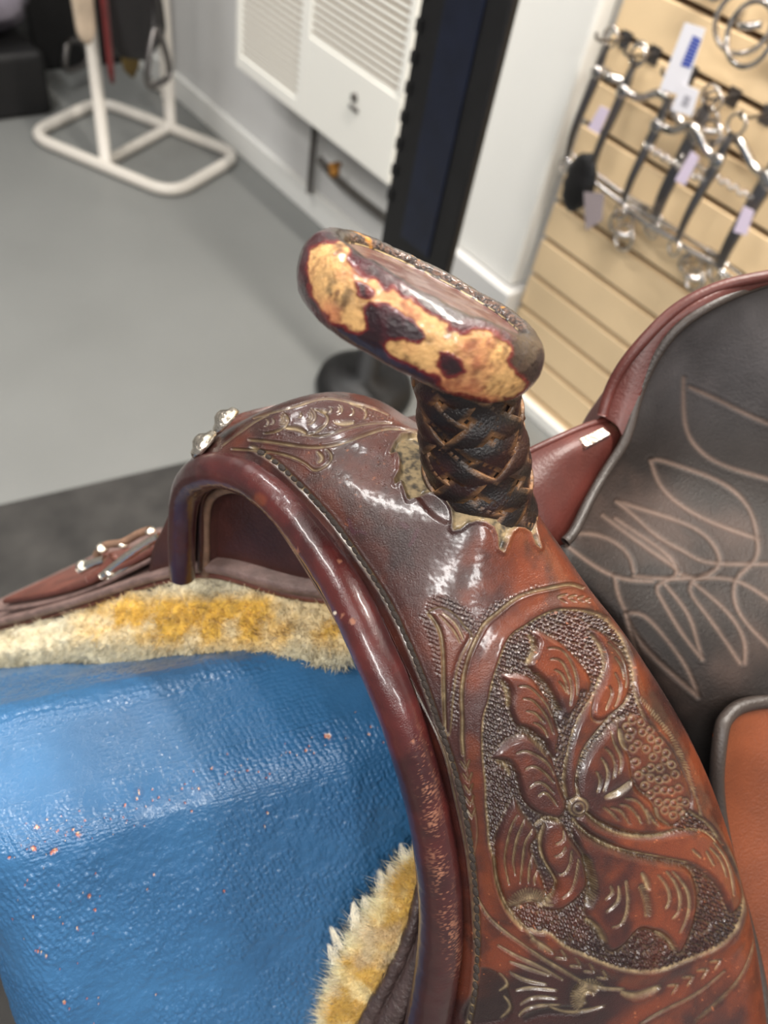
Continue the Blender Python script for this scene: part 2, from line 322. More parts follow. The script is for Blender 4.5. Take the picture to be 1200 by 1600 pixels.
#@@TOOLING
RT = Raster(280, 590, 1210, 1640, 1.4)
def tooling(r):
    oval = [(948, 965), (932, 957), (907, 952), (881, 951), (860, 955), (834, 968), (819, 978), (803, 988), (788, 1009), (775, 1045), (767, 1071), (761, 1100), (754, 1125), (753, 1180), (757, 1221), (758, 1258), (761, 1291), (763, 1320), (771, 1349), (775, 1375), (784, 1406), (795, 1427), (815, 1449), (840, 1458), (860, 1462), (877, 1477), (902, 1490), (928, 1501), (956, 1512), (985, 1519), (1013, 1521), (1041, 1516), (1070, 1504), (1101, 1492), (1129, 1478), (1149, 1458), (1160, 1436), (1165, 1413), (1163, 1396), (1155, 1373), (1143, 1345), (1125, 1310), (1100, 1280), (1070, 1255), (1040, 1180), (1000, 1100), (992, 1050), (984, 1020), (970, 990)]
    # raised border band between the outer groove and the oval
    q = resample(oval+oval[:1], 260)[:-1]; wn = r.win(q, 34); d, _ = r.dist(q, wn, True); ins = r.inside(q, wn); sd = np.where(ins, d, -d)
    r.red[wn] = .9*sstep(-30, -22, sd)*sstep(-1, -5, sd)*(r.Y[wn] > 930); r.H[wn] += .55*sstep(-22, -4, sd)*(sd < 30)-1.45*sstep(-2.5, 1.5, sd); r.peb[wn] = sstep(0, 4, sd)
    r.dust[wn] = np.maximum(r.dust[wn], .75*np.exp(-((sd-1.5)/1.6)**2)); r.dark[wn] = np.maximum(r.dark[wn], .7*sstep(-1, 3, sd)); r.dark[wn] = np.maximum(r.dark[wn], .35*np.exp(-(np.minimum(sd, 0)/6)**2))
    # --- leaves
    L1 = c5((500, 430), (545, 405), (620, 440), (700, 490), (770, 560), (840, 640), (875, 710), (870, 770), (820, 840), (760, 910), (720, 980), (690, 1010), (668, 960), (682, 905), (660, 830), (610, 740), (560, 690), (510, 650), (488, 610), (530, 540), (545, 480), (520, 440))
    L2 = c5((300, 670), (380, 668), (460, 680), (530, 720), (580, 790), (620, 850), (650, 930), (675, 1010), (700, 1090), (680, 1170), (630, 1180), (600, 1100), (560, 1060), (500, 1010), (430, 990), (390, 930), (375, 860), (385, 790), (350, 720))
    L3 = c6((310, 170), (350, 110), (420, 50), (500, 10), (560, 0), (620, 30), (690, 80), (740, 140), (775, 200), (800, 290), (830, 400), (860, 480), (850, 560), (800, 605), (720, 590), (640, 560), (570, 500), (530, 430), (510, 340), (490, 260), (450, 200), (390, 180))
    FL = c6((480, 450), (440, 520), (380, 640), (342, 760), (338, 900), (358, 1050), (400, 1180), (440, 1255), (520, 1240), (600, 1220), (690, 1215), (705, 1140), (665, 1000), (625, 900), (605, 800), (650, 720), (570, 600), (520, 520))
    M0 = c6((700, 640), (760, 615), (830, 640), (870, 710), (920, 780), (975, 860), (1000, 950), (1010, 1050), (980, 1140), (900, 1220), (800, 1270), (700, 1262), (720, 1210), (775, 1150), (785, 1060), (740, 980), (690, 900), (665, 800), (675, 700))
    M1 = c8((130, 110), (260, 200), (400, 260), (560, 300), (720, 330), (785, 370), (815, 450), (822, 540), (805, 640), (775, 730), (740, 800), (700, 815), (640, 720), (560, 690), (520, 680), (480, 700), (430, 760), (380, 800), (330, 810), (290, 750), (230, 640), (195, 600), (215, 540), (240, 470), (215, 380), (190, 290), (140, 200))
    STEM = c7((240, 150), (150, 280), (90, 400), (50, 520), (30, 640), (15, 750), (20, 850), (40, 930), (115, 890), (105, 830), (112, 740), (140, 620), (190, 520), (270, 420), (370, 310), (450, 240), (488, 170), (470, 90), (350, 60))
    R1 = c5((860, 398), (920, 405), (990, 450), (1060, 530), (1100, 620), (1113, 720), (1100, 800), (1060, 870), (1000, 920), (930, 960), (870, 920), (900, 790), (935, 730), (955, 650), (950, 580), (925, 510), (885, 440))
    R2 = c8((200, 50), (300, 120), (450, 165), (600, 165), (750, 140), (860, 140), (940, 195), (995, 280), (1035, 370), (1060, 450), (1070, 520), (1050, 570), (1005, 600), (985, 580), (970, 540), (940, 470), (880, 395), (800, 340), (720, 312), (560, 285), (400, 240), (250, 172), (140, 80))
    PET = c7((112, 960), (112, 860), (125, 740), (165, 630), (235, 520), (330, 420), (405, 345), (450, 345), (430, 400), (440, 500), (480, 580), (500, 660), (515, 760), (545, 850), (620, 910), (665, 960), (690, 1050), (750, 1105), (820, 1130), (700, 1175), (560, 1178), (420, 1150), (280, 1090), (190, 1030))
    DB = c6((500, 470), (640, 560), (700, 640), (665, 800), (690, 900), (740, 980), (785, 1060), (740, 1130), (690, 1050), (620, 880), (640, 740), (570, 600))
    r.fill(DB, H=-1.1, dark=.85, peb=.4)
    for q in (STEM, R1, L1, L2, L3, M1, R2, FL, M0, PET): r.poly(q, rise=1.5, soft=9, base=.3, dust=.22, dark=.6)
    # shallow basket shading around stems
    for q in (c5((800, 760), (880, 800), (830, 880), (770, 1010), (740, 1150), (700, 1180), (690, 1050), (760, 900)), c7((10, 300), (60, 330), (20, 520), (0, 760), (-60, 700), (-40, 480))):
        r.fill(q, H=-.45, dark=.6, peb=.55)
    # seed bed
    SB = c7((430, 342), (510, 312), (600, 340), (700, 450), (790, 560), (850, 680), (900, 800), (930, 900), (920, 990), (870, 1055), (800, 1108), (740, 1095), (690, 1050), (670, 985), (640, 925), (580, 860), (520, 780), (500, 650), (480, 590), (440, 540), (405, 450), (400, 380))
    r.poly(SB, rise=.5, soft=4, base=-.35, dust=.15, dark=.5); r.fill(SB, dark=.4)
    for x, y in c7((505, 345), (570, 365), (465, 395), (500, 430), (580, 435), (635, 420), (640, 480), (700, 500), (480, 470), (545, 520), (510, 555), (605, 555), (685, 555), (750, 585), (530, 650), (655, 615), (740, 640), (640, 690), (705, 695), (790, 670), (550, 745), (600, 720), (640, 765), (700, 780), (750, 770), (815, 740), (595, 820), (640, 880), (685, 850), (740, 855), (790, 860), (840, 840), (695, 940), (760, 945), (810, 950), (855, 930), (890, 940), (740, 1000), (800, 1035), (850, 1000), (875, 1030)): r.ring(x, y, 5.4, 1.5, .65, .5)
    tk = resample(c7((555, 190), (640, 290), (730, 400), (800, 500), (850, 600), (895, 700), (925, 800), (950, 880), (975, 960), (985, 1040)), 46)
    for k in range(46):
        a = (-1.25+k*.055)+random.uniform(-.25, .25); l = random.uniform(6, 10); dx, dy = math.cos(a)*l, math.sin(a)*l; x, y = tk[k]
        r.stroke([(x-dx*.5, y-dy*.5), (x, y), (x+dx*.5, y+dy*.5)], 2.2, .5, .55, .5, .4, .1)
    # --- veins
    V5 = [((605, 515), (680, 520), (740, 590), (775, 690), (780, 800)), ((620, 580), (680, 590), (722, 660), (747, 750), (738, 860)), ((645, 645), (685, 670), (715, 730), (728, 790)), ((670, 715), (700, 750), (715, 780)),
          ((430, 745), (490, 750), (550, 800), (600, 860), (635, 930)), ((455, 820), (510, 830), (570, 890), (612, 960), (635, 1030)), ((475, 895), (520, 905), (550, 930), (580, 965)), ((520, 965), (560, 985), (590, 1020), (600, 1050)),
          ((970, 480), (1030, 540), (1070, 620), (1080, 700), (1075, 750)), ((1010, 570), (1050, 630), (1062, 700)), ((1010, 665), (1040, 740), (1030, 820), (1010, 870)), ((975, 745), (990, 790), (970, 850), (955, 885))]
    for v in V5: r.stroke(c5(*v), 3.2, 1.35, .85, .7)
    V6 = [((495, 125), (560, 110), (640, 140), (720, 200), (765, 280)), ((560, 240), (610, 220), (680, 250), (740, 310), (762, 335)), ((590, 370), (650, 335), (710, 360), (760, 410)), ((650, 430), (700, 410), (750, 450), (785, 500)),
          ((500, 570), (455, 660), (420, 800), (410, 920), (440, 1070)), ((550, 610), (500, 730), (475, 850), (470, 920), (485, 1000)), ((610, 680), (560, 760), (540, 880), (520, 1060)), ((620, 870), (590, 930), (580, 1060)), ((650, 980), (625, 1020), (625, 1070)),
          ((835, 690), (830, 750), (780, 780)), ((845, 800), (820, 850), (770, 870)), ((890, 830), (880, 920), (840, 990), (800, 995)), ((940, 890), (925, 1000), (890, 1110), (825, 1168))]
    for v in V6: r.stroke(c6(*v), 3.2, 1.35, .85, .7)
    V7 = [((350, 430), (370, 520), (410, 600), (415, 680), (400, 730)), ((300, 545), (350, 600), (375, 680), (360, 765)), ((275, 620), (310, 680), (320, 760), (290, 860)), ((240, 720), (265, 780), (255, 840), (245, 865)),
          ((290, 975), (340, 1010), (395, 1068)), ((340, 975), (410, 1000), (450, 1050), (480, 1100)), ((410, 955), (470, 970), (530, 1030), (560, 1090)), ((450, 910), (530, 930), (590, 1000), (620, 1090)), ((600, 990), (640, 1060), (690, 1110))]
    for v in V7: r.stroke(c7(*v), 3.4, 1.35, .75, .7)
    V8 = [((330, 440), (340, 475), (305, 510)), ((375, 440), (370, 520), (310, 580)), ((415, 410), (425, 540), (395, 640), (345, 665)), ((595, 380), (640, 440), (655, 510), (635, 560)), ((640, 360), (700, 450), (710, 560), (675, 615)), ((675, 360), (750, 460), (760, 580), (715, 695)),
          ((785, 240), (825, 280)), ((860, 250), (900, 325)), ((880, 230), (940, 300), (970, 390)), ((900, 200), (980, 320), (1010, 490))]
    for v in V8: r.stroke(c8(*v) if len(v) > 2 else c8(v[0], ((v[0][0]+v[1][0])/2, (v[0][1]+v[1][1])/2), v[1]), 4.2, .85, .8)
    # --- dusty curls, notches, cut lines; pale crescent by the seeds is painted leather shine
    for f, v, w in [(c5, ((500, 440), (528, 510), (510, 570), (490, 605)), 9), (c5, ((330, 720), (362, 790), (368, 870)), 8), (c6, ((360, 190), (420, 225), (452, 290)), 8), (c8, ((205, 640), (260, 680), (300, 750)), 10), (c8, ((590, 705), (650, 738), (692, 800)), 7),
                    (c8, ((505, 370), (525, 410), (540, 455)), 8), (c6, ((640, 650), (720, 605), (810, 625)), 7), (c7, ((310, 900), (390, 870), (480, 800)), 9), (c7, ((410, 420), (425, 500), (458, 560)), 8), (c7, ((678, 985), (700, 1050), (770, 1105)), 4), (c6, ((785, 1060), (760, 1150), (700, 1225)), 5),
                    (c8, ((400, 1030), (480, 1045), (595, 1000)), 11), (c1, ((905, 545), (960, 585), (1040, 635)), 9), (cl, ((335, 765), (420, 850), (470, 940), (520, 1030)), 5)]:
        r.stroke(f(*v), w, 1.1, .9, .55, .3, .2)
    for f, v, w, nn in [(c5, ((540, 680), (610, 770), (675, 895)), 9, 16), (c5, ((450, 1000), (530, 1075), (600, 1155)), 9, 14), (c8, ((205, 300), (235, 400), (235, 480), (215, 545)), 12, 18), (c8, ((500, 440), (530, 520), (535, 600)), 10, 12), (c7, ((330, 890), (420, 850), (500, 780)), 8, 12), (c6, ((990, 880), (1030, 1000), (1040, 1110), (1010, 1200)), 11, 18)]:
        r.stroke(f(*v), w, .8, .2, .5, .8, .1); r.hatch(f(*v), None, w, nn)
    for f, v, w in [(c7, ((240, 150), (150, 280), (90, 400), (50, 520), (30, 640), (15, 750), (20, 850), (30, 915)), 4), (c7, ((490, 170), (450, 240), (370, 310), (270, 420), (190, 520), (140, 620), (110, 740), (105, 830), (115, 890)), 4),
                    (c7, ((180, 1030), (250, 1090), (350, 1150), (500, 1190), (700, 1185), (830, 1150), (950, 1140), (1040, 1160), (1100, 1220)), 4), (c7, ((80, 1070), (160, 1160), (280, 1240), (420, 1290), (600, 1320), (760, 1350), (900, 1380)), 4),
                    (c5, ((880, 430), (930, 505), (955, 600), (940, 690), (905, 760)), 4), (c6, ((335, 900), (350, 1050), (390, 1180), (440, 1280), (530, 1385)), 5), (c6, ((700, 650), (668, 760), (685, 880), (740, 980), (785, 1060)), 4)]:
        r.stroke(f(*v), w, .7, .85, .1, .45)
    # outer border groove, inner edge of lower band
    OB = c5((818, 150), (740, 128), (640, 145), (520, 170), (400, 220), (300, 300), (220, 370), (160, 480), (120, 580), (92, 700), (82, 820), (88, 960))+[(722, 1150), (724, 1178)]
    r.stroke(OB, 5.5, 1.1, .85, .15, .55, .3)
    r.stroke(c1((540, 270), (600, 380), (700, 480), (850, 590), (1000, 690), (1150, 780), (1230, 830))+c8((250, 1000), (400, 1010)), 5, .9, .7, .2, .5)
    r.stroke(c1((650, 10), (662, 130), (700, 260), (760, 370), (850, 465), (920, 540)), 5, .8, .7, .2, .6)
    r.stroke([(724, 1178), (735, 1230), (745, 1290), (742, 1330)], 3, .4, .3, .4, .3)
    for v in [((500, 1200), (640, 1120), (800, 1040), (960, 910)), ((800, 1190), (900, 1100), (1020, 980), (1090, 860), (1122, 760)), ((1122, 600), (1125, 700), (1120, 760))]: r.stroke(c8(*v), 4.5, .9, .45, .5, .7)
    r.stroke(c8((0, 1110), (120, 1140), (300, 1100)), 5, .8, .6)
    # centre button
    bx, by = c7((112, 978))[0]; wn = r.win([[bx, by]], 22); d = np.hypot(r.X[wn]-bx, r.Y[wn]-by); k = sstep(17, 14, d); r.H[wn] = r.H[wn]*(1-k)+.35*k; r.peb[wn] *= 1-k; r.dust[wn] *= 1-k
    r.ring(bx, by, 14, 2.0, .9, .8); r.ring(bx, by, 8, 1.8, .7, .5)
    # scallop fans
    for cx, cy, ri, ro, a0, a1, nn in [(*c6((590, 1275))[0], 17, 39, 195, 345, 22), (*c8((215, 1060))[0], 9, 30, 130, 320, 22)]:
        arc = [(cx+ro*.72*math.cos(math.radians(a)), cy+ro*.72*math.sin(math.radians(a))) for a in np.linspace(a0, a1, 12)]
        r.stroke(arc, (ro-ri), .35, .0, .1, .9, 0)
        for k in range(nn):
            a = math.radians(a0+(a1-a0)*(k+.5)/nn); r.stroke([(cx+ri*math.cos(a), cy+ri*math.sin(a)), (cx+(ri+ro)/2*math.cos(a), cy+(ri+ro)/2*math.sin(a)), (cx+ro*math.cos(a), cy+ro*math.sin(a))], 2.6, .6, .7, .7, .2, .15)
        r.stroke([(cx+ri*math.cos(a), cy+ri*math.sin(a)) for a in np.radians(np.linspace(a0, a1, 9))], 4, .7, .8, .3, .3)
    # chevron punches
    def chev(x, y, ang, l, w=3.4):
        t = np.array([math.cos(ang), math.sin(ang)]); nn = np.array([-t[1], t[0]]); p = np.array([x, y])
        for sgn in (-1, 1): r.stroke([p, p-t*l*.5+nn*sgn*l*.26, p-t*l+nn*sgn*l*.5], w, 1.1, .75, .6, .3, .15)
    for k, (x, y) in enumerate(c5((665, 205), (728, 208), (785, 212), (830, 222))): chev(x, y, math.pi+.15, 13-k*2)
    for x, y in c6((130, 245), (148, 335), (155, 415), (162, 500), (172, 590)): chev(x, y, 1.45, 14)
    for x, y in c8((90, 840), (170, 885), (245, 915), (315, 950)): chev(x, y, .55, 15)
    for x, y in c8((705, 985), (790, 940), (870, 900), (940, 850)): chev(x, y, -.55, 15)
    # small leaf left of the oval
    LL = cl((215, 735), (290, 690), (380, 680), (470, 720), (560, 790), (640, 900), (720, 980), (690, 1080), (620, 1200), (560, 1350), (530, 1500))+[(706, 1100), (700, 1150), (693, 1100)]+cl((390, 1400), (385, 1200), (365, 1020), (310, 870))
    r.poly(LL, rise=.9, soft=9, base=.15, dust=.6, clear=True)
    r.stroke(cl((230, 760), (320, 880), (368, 1010), (388, 1160), (398, 1330), (400, 1500))+[(694, 1100), (695, 1140)], 5, .9, .8, .3, .5)
    for v in [((390, 735), (500, 820), (580, 930), (625, 1040)), ((350, 760), (440, 850), (530, 960), (590, 1080))]: r.stroke(cl(*v), 3.4, .7, .75)
    # matted ground around leaf
    for q in (cl((190, 720), (250, 560), (420, 540), (600, 620), (740, 780), (800, 960), (730, 1000), (640, 900), (560, 790), (470, 720), (380, 680), (290, 690)), cl((100, 740), (190, 760), (300, 900), (350, 1100), (370, 1400), (330, 1500), (260, 1200), (180, 900)),
              c5((400, 215), (300, 295), (215, 370), (160, 470), (130, 420), (200, 320), (280, 240), (420, 190), (540, 130), (560, 155)), c5((60, 620), (110, 560), (88, 700), (70, 900), (30, 1000), (20, 800))):
        r.fill(q, dark=.45, soft=4, peb=.45)
    # bottom-left fan of cuts, stamped dark corner
    for v in [((680, 590), (800, 660), (950, 730), (1110, 820)), ((760, 700), (900, 750), (1020, 790)), ((760, 770), (860, 820), (1000, 850)), ((800, 890), (900, 875), (1070, 890)), ((830, 985), (920, 940), (1070, 945)), ((820, 1060), (900, 1005), (1090, 990)), ((690, 780), (740, 850), (690, 900)), ((700, 1080), (760, 1010), (720, 940))]:
        r.stroke(c1(*v), 5, .9, .75, .7)
    r.fill(c1((560, 740), (650, 760), (730, 850), (770, 1000), (700, 1100), (450, 1110), (480, 950), (540, 850)), H=-.8, dark=.95, soft=4)
    r.fill(c1((840, 1075), (950, 1020), (1200, 1000), (1200, 1060), (1000, 1060), (860, 1105)), H=-.6, dark=.95, soft=3)
    # --- far swell
    for v, w in [(((350, 190), (430, 165), (560, 130), (680, 98), (800, 115), (900, 140), (980, 175)), 4), (((330, 292), (450, 305), (600, 325), (750, 310), (900, 258), (1000, 238), (1110, 255)), 5.5), (((600, 272), (700, 265), (850, 222), (1000, 212)), 3.5), (((250, 335), (400, 345), (520, 370), (600, 410), (640, 435), (700, 400), (712, 360), (690, 335)), 4.5),
                 (((420, 175), (360, 205), (280, 260), (200, 320)), 3), (((640, 150), (690, 175), (690, 215), (640, 255), (580, 270)), 4), (((500, 175), (510, 205), (470, 245), (400, 262)), 4), (((800, 122), (870, 150), (870, 190)), 3.5)]: r.stroke(c2(*v), w*.9, .8, .7, .3, .4, .25)
    for cx, cy, rr in [(470, 190, 12), (470, 190, 22), (470, 190, 32), (600, 180, 14), (600, 180, 26), (600, 180, 40), (560, 175, 12), (740, 150, 12), (740, 150, 24), (700, 150, 14), (800, 160, 18), (430, 205, 14), (400, 210, 18)]:
        x, y = c2((cx, cy))[0]; r.stroke([(x+rr/3*math.cos(t), y+rr/3*math.sin(t)) for t in np.linspace(-1.1, 1.5, 7)], 2.6, .5, .5, .6, .4)
    for v, w in [(((500, 235), (550, 240), (590, 258)), 7), (((730, 208), (770, 215), (815, 210)), 7), (((650, 350), (668, 375), (655, 395)), 6), (((660, 155), (690, 160)), 6)]:
        v = v if len(v) > 2 else (v[0], ((v[0][0]+v[1][0])/2, (v[0][1]+v[1][1])/2), v[1]); r.stroke(c2(*v), w, .8, .9, .5)
    r.fill(c2((360, 240), (500, 262), (620, 262), (760, 235), (900, 200), (1010, 205), (900, 150), (820, 125), (860, 200), (700, 240), (600, 268), (420, 262)), dark=.35, peb=.35, soft=4)
    # star of points around the foot of the horn: cut through to dusty ground
    ST = c4((45, 465), (75, 390), (115, 340), (230, 330), (500, 500), (800, 500), (975, 640), (985, 760), (1050, 820), (1100, 975), (1075, 940), (1025, 870), (1005, 905), (1020, 1000), (1045, 1095), (1015, 1070), (985, 990), (940, 960), (895, 955), (855, 985), (830, 1040), (800, 1120), (772, 1100), (765, 1010), (740, 955), (690, 920), (620, 908), (560, 925), (510, 965), (465, 975), (462, 900), (455, 830), (410, 760), (340, 715), (280, 722), (220, 755), (165, 770), (140, 700), (120, 640), (80, 665), (75, 640), (110, 580), (112, 500), (90, 450))
    q = np.array(ST); wn = r.win(q, 8); d, _ = r.dist(q, wn, True); ins = r.inside(q, wn); sd = np.where(ins, d, -d)
    r.H[wn] += .5*sstep(-9, -1, sd)*(sd < 0)-1.9*sstep(-.6, 1.6, sd); r.star = np.zeros(r.H.shape); r.star[wn] = sstep(-1.2, .8, sd); r.dust[wn] = np.maximum(r.dust[wn], .35*np.exp(-((sd+1.2)/1)**2))
    for p in (c4((225, 755), (300, 712), (400, 770), (455, 860), (440, 930), (330, 880)),): r.fill(p, H=-.6, soft=5)
    # stitch trench beside the roll, stray ink marks
    r.stroke(STITCH, 8.5, .7, .9, .05, .4, .2); r.stroke([(560, 905), (600, 975), (640, 1060), (675, 1130), (697, 1185), (712, 1250), (727, 1320), (737, 1400), (741, 1470)], 2.4, .8, .5, .3, .4, .3)
    p = worley(np.stack([(r.X*.9+r.Y*.35)/5.2, (r.Y*.9-r.X*.35)/6.2], -1), 3)
    r.H += r.peb*(1.4*sstep(.60, .12, p)-.6); r.dust = np.maximum(r.dust, r.peb*.20*sstep(.45, .62, p)); nzz = np.stack([r.X/9, r.Y/9, r.X*0], -1); r.dust *= .15+1.2*fbm(nzz, 1., 3, 44)
    p = p*0
    r.ink = np.zeros(r.H.shape)
    for v, w in [([(545, 812), (549, 826), (553, 834)], 5), ([(553, 832), (562, 830), (572, 834)], 4), ([(628, 818), (636, 824)], 7), ([(652, 828), (646, 843), (640, 852)], 5)]:
        v = v if len(v) > 2 else [v[0], ((v[0][0]+v[1][0])/2, (v[0][1]+v[1][1])/2), v[1]]; q = resample(v, 10); wn = r.win(q, 10); d, _ = r.dist(q, wn); r.ink[wn] = np.maximum(r.ink[wn], .75*sstep(w*.8, w*.3, d))
STITCH = [(395, 700), (425, 718), (452, 742), (480, 770), (520, 815), (560, 870), (600, 930), (635, 1000), (662, 1065), (685, 1130), (706, 1190), (722, 1250), (735, 1320), (743, 1400), (746, 1470), (741, 1550), (728, 1620)]
tooling(RT)
#@@SADDLE
saddle = empty('western_saddle', S(0, 0, -.12), 'reddish brown tooled leather western saddle with worn horn, sitting on the blue stand', 'saddle')

def sp(*a): return S(*a)
ST_ = [
 [S(.070, -.148, -.165), S(.055, -.158, -.16), S(.03, -.163, -.155), S(.0, -.162, -.155), S(-.03, -.155, -.155), S(-.05, -.14, -.155), S(-.055, -.12, -.155)],
 [P(272, 800, .455), P(280, 770, .46), S(.035, -.160, -.075), S(.005, -.158, -.07), S(-.025, -.148, -.07), S(-.048, -.130, -.075), S(-.05, -.115, -.08)],
 [P(292, 735, .425), P(305, 712, .425), P(345, 672, .43), P(400, 650, .445), P(450, 640, .46), P(500, 640, .475), P(510, 650, .49)],
 [P(335, 710, .402), P(352, 697, .399), P(395, 655, .397), P(445, 628, .40), P(500, 615, .412), P(560, 620, .44), P(575, 635, .465)],
 [P(380, 716, .388), P(403, 703, .384), P(455, 668, .378), P(512, 640, .381), P(570, 626, .393), P(630, 648, .425), P(640, 665, .445)],
 [P(435, 748, .373), P(462, 735, .367), P(530, 700, .362), P(592, 668, .367), P(640, 662, .380), P(700, 690, .408), P(712, 705, .43)],
 [P(492, 795, .359), P(525, 785, .352), P(600, 760, .346), P(680, 735, .345), P(745, 725, .354), P(800, 760, .388), P(808, 775, .41)],
 [P(547, 868, .349), P(582, 866, .342), P(662, 840, .334), P(742, 808, .330), P(800, 790, .341), P(842, 805, .374), P(838, 822, .40)],
 [P(597, 950, .343), P(630, 948, .336), P(712, 920, .332), P(790, 880, .336), P(850, 860, .348), P(885, 868, .370), P(875, 880, .40)],
 [P(638, 1047, .342), P(671, 1045, .335), P(755, 1005, .333), P(830, 950, .339), P(890, 925, .352), P(925, 925, .374), P(913, 935, .405)],
 [P(675, 1150, .347), P(705, 1150, .339), P(790, 1100, .338), P(870, 1040, .344), P(940, 990, .358), P(974, 988, .380), P(960, 1000, .41)],
 [P(703, 1250, .355), P(731, 1250, .347), P(820, 1200, .345), P(910, 1130, .352), P(995, 1070, .367), P(1034, 1078, .389), P(1020, 1090, .42)],
 [P(720, 1350, .365), P(747, 1350, .357), P(840, 1310, .354), P(940, 1240, .360), P(1045, 1170, .376), P(1086, 1170, .397), P(1072, 1182, .43)],
 [P(727, 1450, .376), P(755, 1450, .368), P(850, 1420, .364), P(970, 1350, .369), P(1088, 1280, .387), P(1130, 1278, .408), P(1115, 1290, .44)],
 [P(722, 1550, .388), P(750, 1550, .380), P(855, 1530, .376), P(990, 1470, .381), P(1120, 1400, .400), P(1163, 1392, .423), P(1148, 1402, .455)],
 [P(703, 1650, .402), P(736, 1655, .394), P(850, 1640, .390), P(1000, 1590, .394), P(1140, 1510, .414), P(1185, 1502, .439), P(1170, 1512, .47)],
 [P(672, 1760, .42), P(712, 1770, .41), P(840, 1770, .41), P(1010, 1720, .413), P(1160, 1630, .430), P(1200, 1612, .455), P(1185, 1620, .485)],
 [P(640, 1880, .44), P(690, 1890, .43), P(830, 1910, .43), P(1020, 1860, .435), P(1175, 1760, .450), P(1215, 1730, .475), P(1200, 1735, .50)]]
NU, NV = 1040, 330
def warp_rows():
    # more rows where the carving is, fewer out of sight
    t = np.linspace(0, 1, NU); k = np.array([0, .07, .12, .93, 1.]); v = np.array([0, 1.6, 2.4, 15.2, 17.]); return np.interp(t, k, v)
tu = warp_rows(); tv = np.r_[np.linspace(0, 5, NV-16), np.linspace(5, 6, 17)[1:]]; NV = len(tv)
for _k in range(6, 16): _d = W(C(600, 800, 1))*0; ST_[_k][0] = np.array(ST_[_k][0])+(np.array(ST_[_k][0])-np.array(ST_[_k][1]))*.55
FG = np.einsum('ua,vb,abk->uvk', splmat(18, tu), splmat(7, tv), np.array(ST_), optimize=True)
FN = gnormals(FG, CAMP); PX, PY = proj(FG)
view = ((CAMP-FG)/n_(CAMP-FG, axis=-1, keepdims=True)*FN).sum(-1)
mk = sstep(5.05, 4.85, tv)[None, :]*sstep(1.9, 2.5, tu)[:, None]*sstep(.05, .25, view)
Hh = RT.sample(RT.H, PX, PY)*mk; dust = RT.sample(RT.dust, PX, PY)*mk; dark = RT.sample(RT.dark, PX, PY)*mk; star = RT.sample(RT.star, PX, PY)*mk; ink = RT.sample(RT.ink, PX, PY)*mk; peb = RT.sample(RT.peb, PX, PY)*mk
big = fbm(FG, 22, 4, 3); mid = fbm(FG, 90, 4, 9); fine = fbm(FG, 420, 3, 21)
FD = FG + FN*((Hh*.00115) + (fine-.5)*.00012 + (mid-.5)*.00022*(1-sstep(.1, .4, np.abs(Hh))))[..., None]
c_or = lin((98, 42, 19)); c_br = lin((62, 25, 16)); c_mr = lin((44, 17, 15)); c_dk = lin((24, 10, 10)); c_du = lin((160, 140, 104))
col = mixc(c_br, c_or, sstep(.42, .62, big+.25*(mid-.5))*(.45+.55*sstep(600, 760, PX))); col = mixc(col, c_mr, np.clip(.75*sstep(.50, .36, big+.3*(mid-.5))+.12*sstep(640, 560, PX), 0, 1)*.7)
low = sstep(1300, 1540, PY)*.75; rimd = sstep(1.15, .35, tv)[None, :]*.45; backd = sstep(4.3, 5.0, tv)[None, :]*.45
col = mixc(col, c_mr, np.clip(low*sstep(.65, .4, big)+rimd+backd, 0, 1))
redm = RT.sample(RT.red, PX, PY)*mk; col = mixc(col, lin((112, 52, 22)), redm*sstep(.40, .70, fbm(FG, 55, 3, 33))*.55)
col = mixc(col, c_dk, .55*sstep(.48, .70, fbm(FG, 75, 4, 12))); col = mixc(col, c_dk, np.clip(dark*1.1, 0, 1)*.82)
col = mixc(col, c_du, np.clip(dust*(.55+.8*fine), 0, 1)*.85)
col = mixc(col, mixc(lin((142, 122, 88)), lin((52, 44, 34)), sstep(.35, .75, fbm(FG, 420, 4, 5))), star)
col = mixc(col, lin((62, 24, 34)), ink)
scr = sstep(.80, .86, fbm(FG*np.array([1, 1, 1.]), 700, 2, 40))*sstep(.5, .6, big); col = mixc(col, lin((176, 104, 66)), scr*.5)
rough = np.clip(.29+.05*(mid-.5)+.25*dust+.4*star+.08*(fine-.5), .2, .9)
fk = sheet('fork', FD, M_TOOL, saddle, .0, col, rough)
fk['label'] = 'reddish brown swell carved with flowers and scrolls'
# backing lining of the fork so that it has thickness when seen from behind
Gb = FG[::14, ::12]-gnormals(FG[::14, ::12], CAMP)*.004; sheet('fork_lining', Gb, M_DARKIN, fk)
# stitches in the trench beside the roll
SB_ = resample(STITCH, 78)
tree = np.stack([PX[:, :int(NV*.45)].ravel(), PY[:, :int(NV*.45)].ravel()], 1); flatD = FD[:, :int(NV*.45)].reshape(-1, 3); flatN = FN[:, :int(NV*.45)].reshape(-1, 3)
sv, sf = sphmesh((0, 0, 0), (.0017, .0028, .0010), 8, 6); sv = sv+np.sin(sv[:, 1:2]*900)*np.array([[.0004, 0, 0]]); stm = rawmesh('stitch', sv, sf); stm.materials.append(M_THREAD); stm.polygons.foreach_set('use_smooth', np.ones(len(stm.polygons), bool))
def basis(p, y, z):
    z = z/n_(z); y = y-y.dot(z)*z; y /= n_(y); x = np.cross(y, z); m = np.eye(4); m[:3, 0] = x; m[:3, 1] = y; m[:3, 2] = z; m[:3, 3] = p; return Matrix(m.tolist())
pts3 = []
for q in SB_:
    i = np.argmin((tree[:, 0]-q[0])**2+(tree[:, 1]-q[1])**2); pts3.append((flatD[i], flatN[i]))
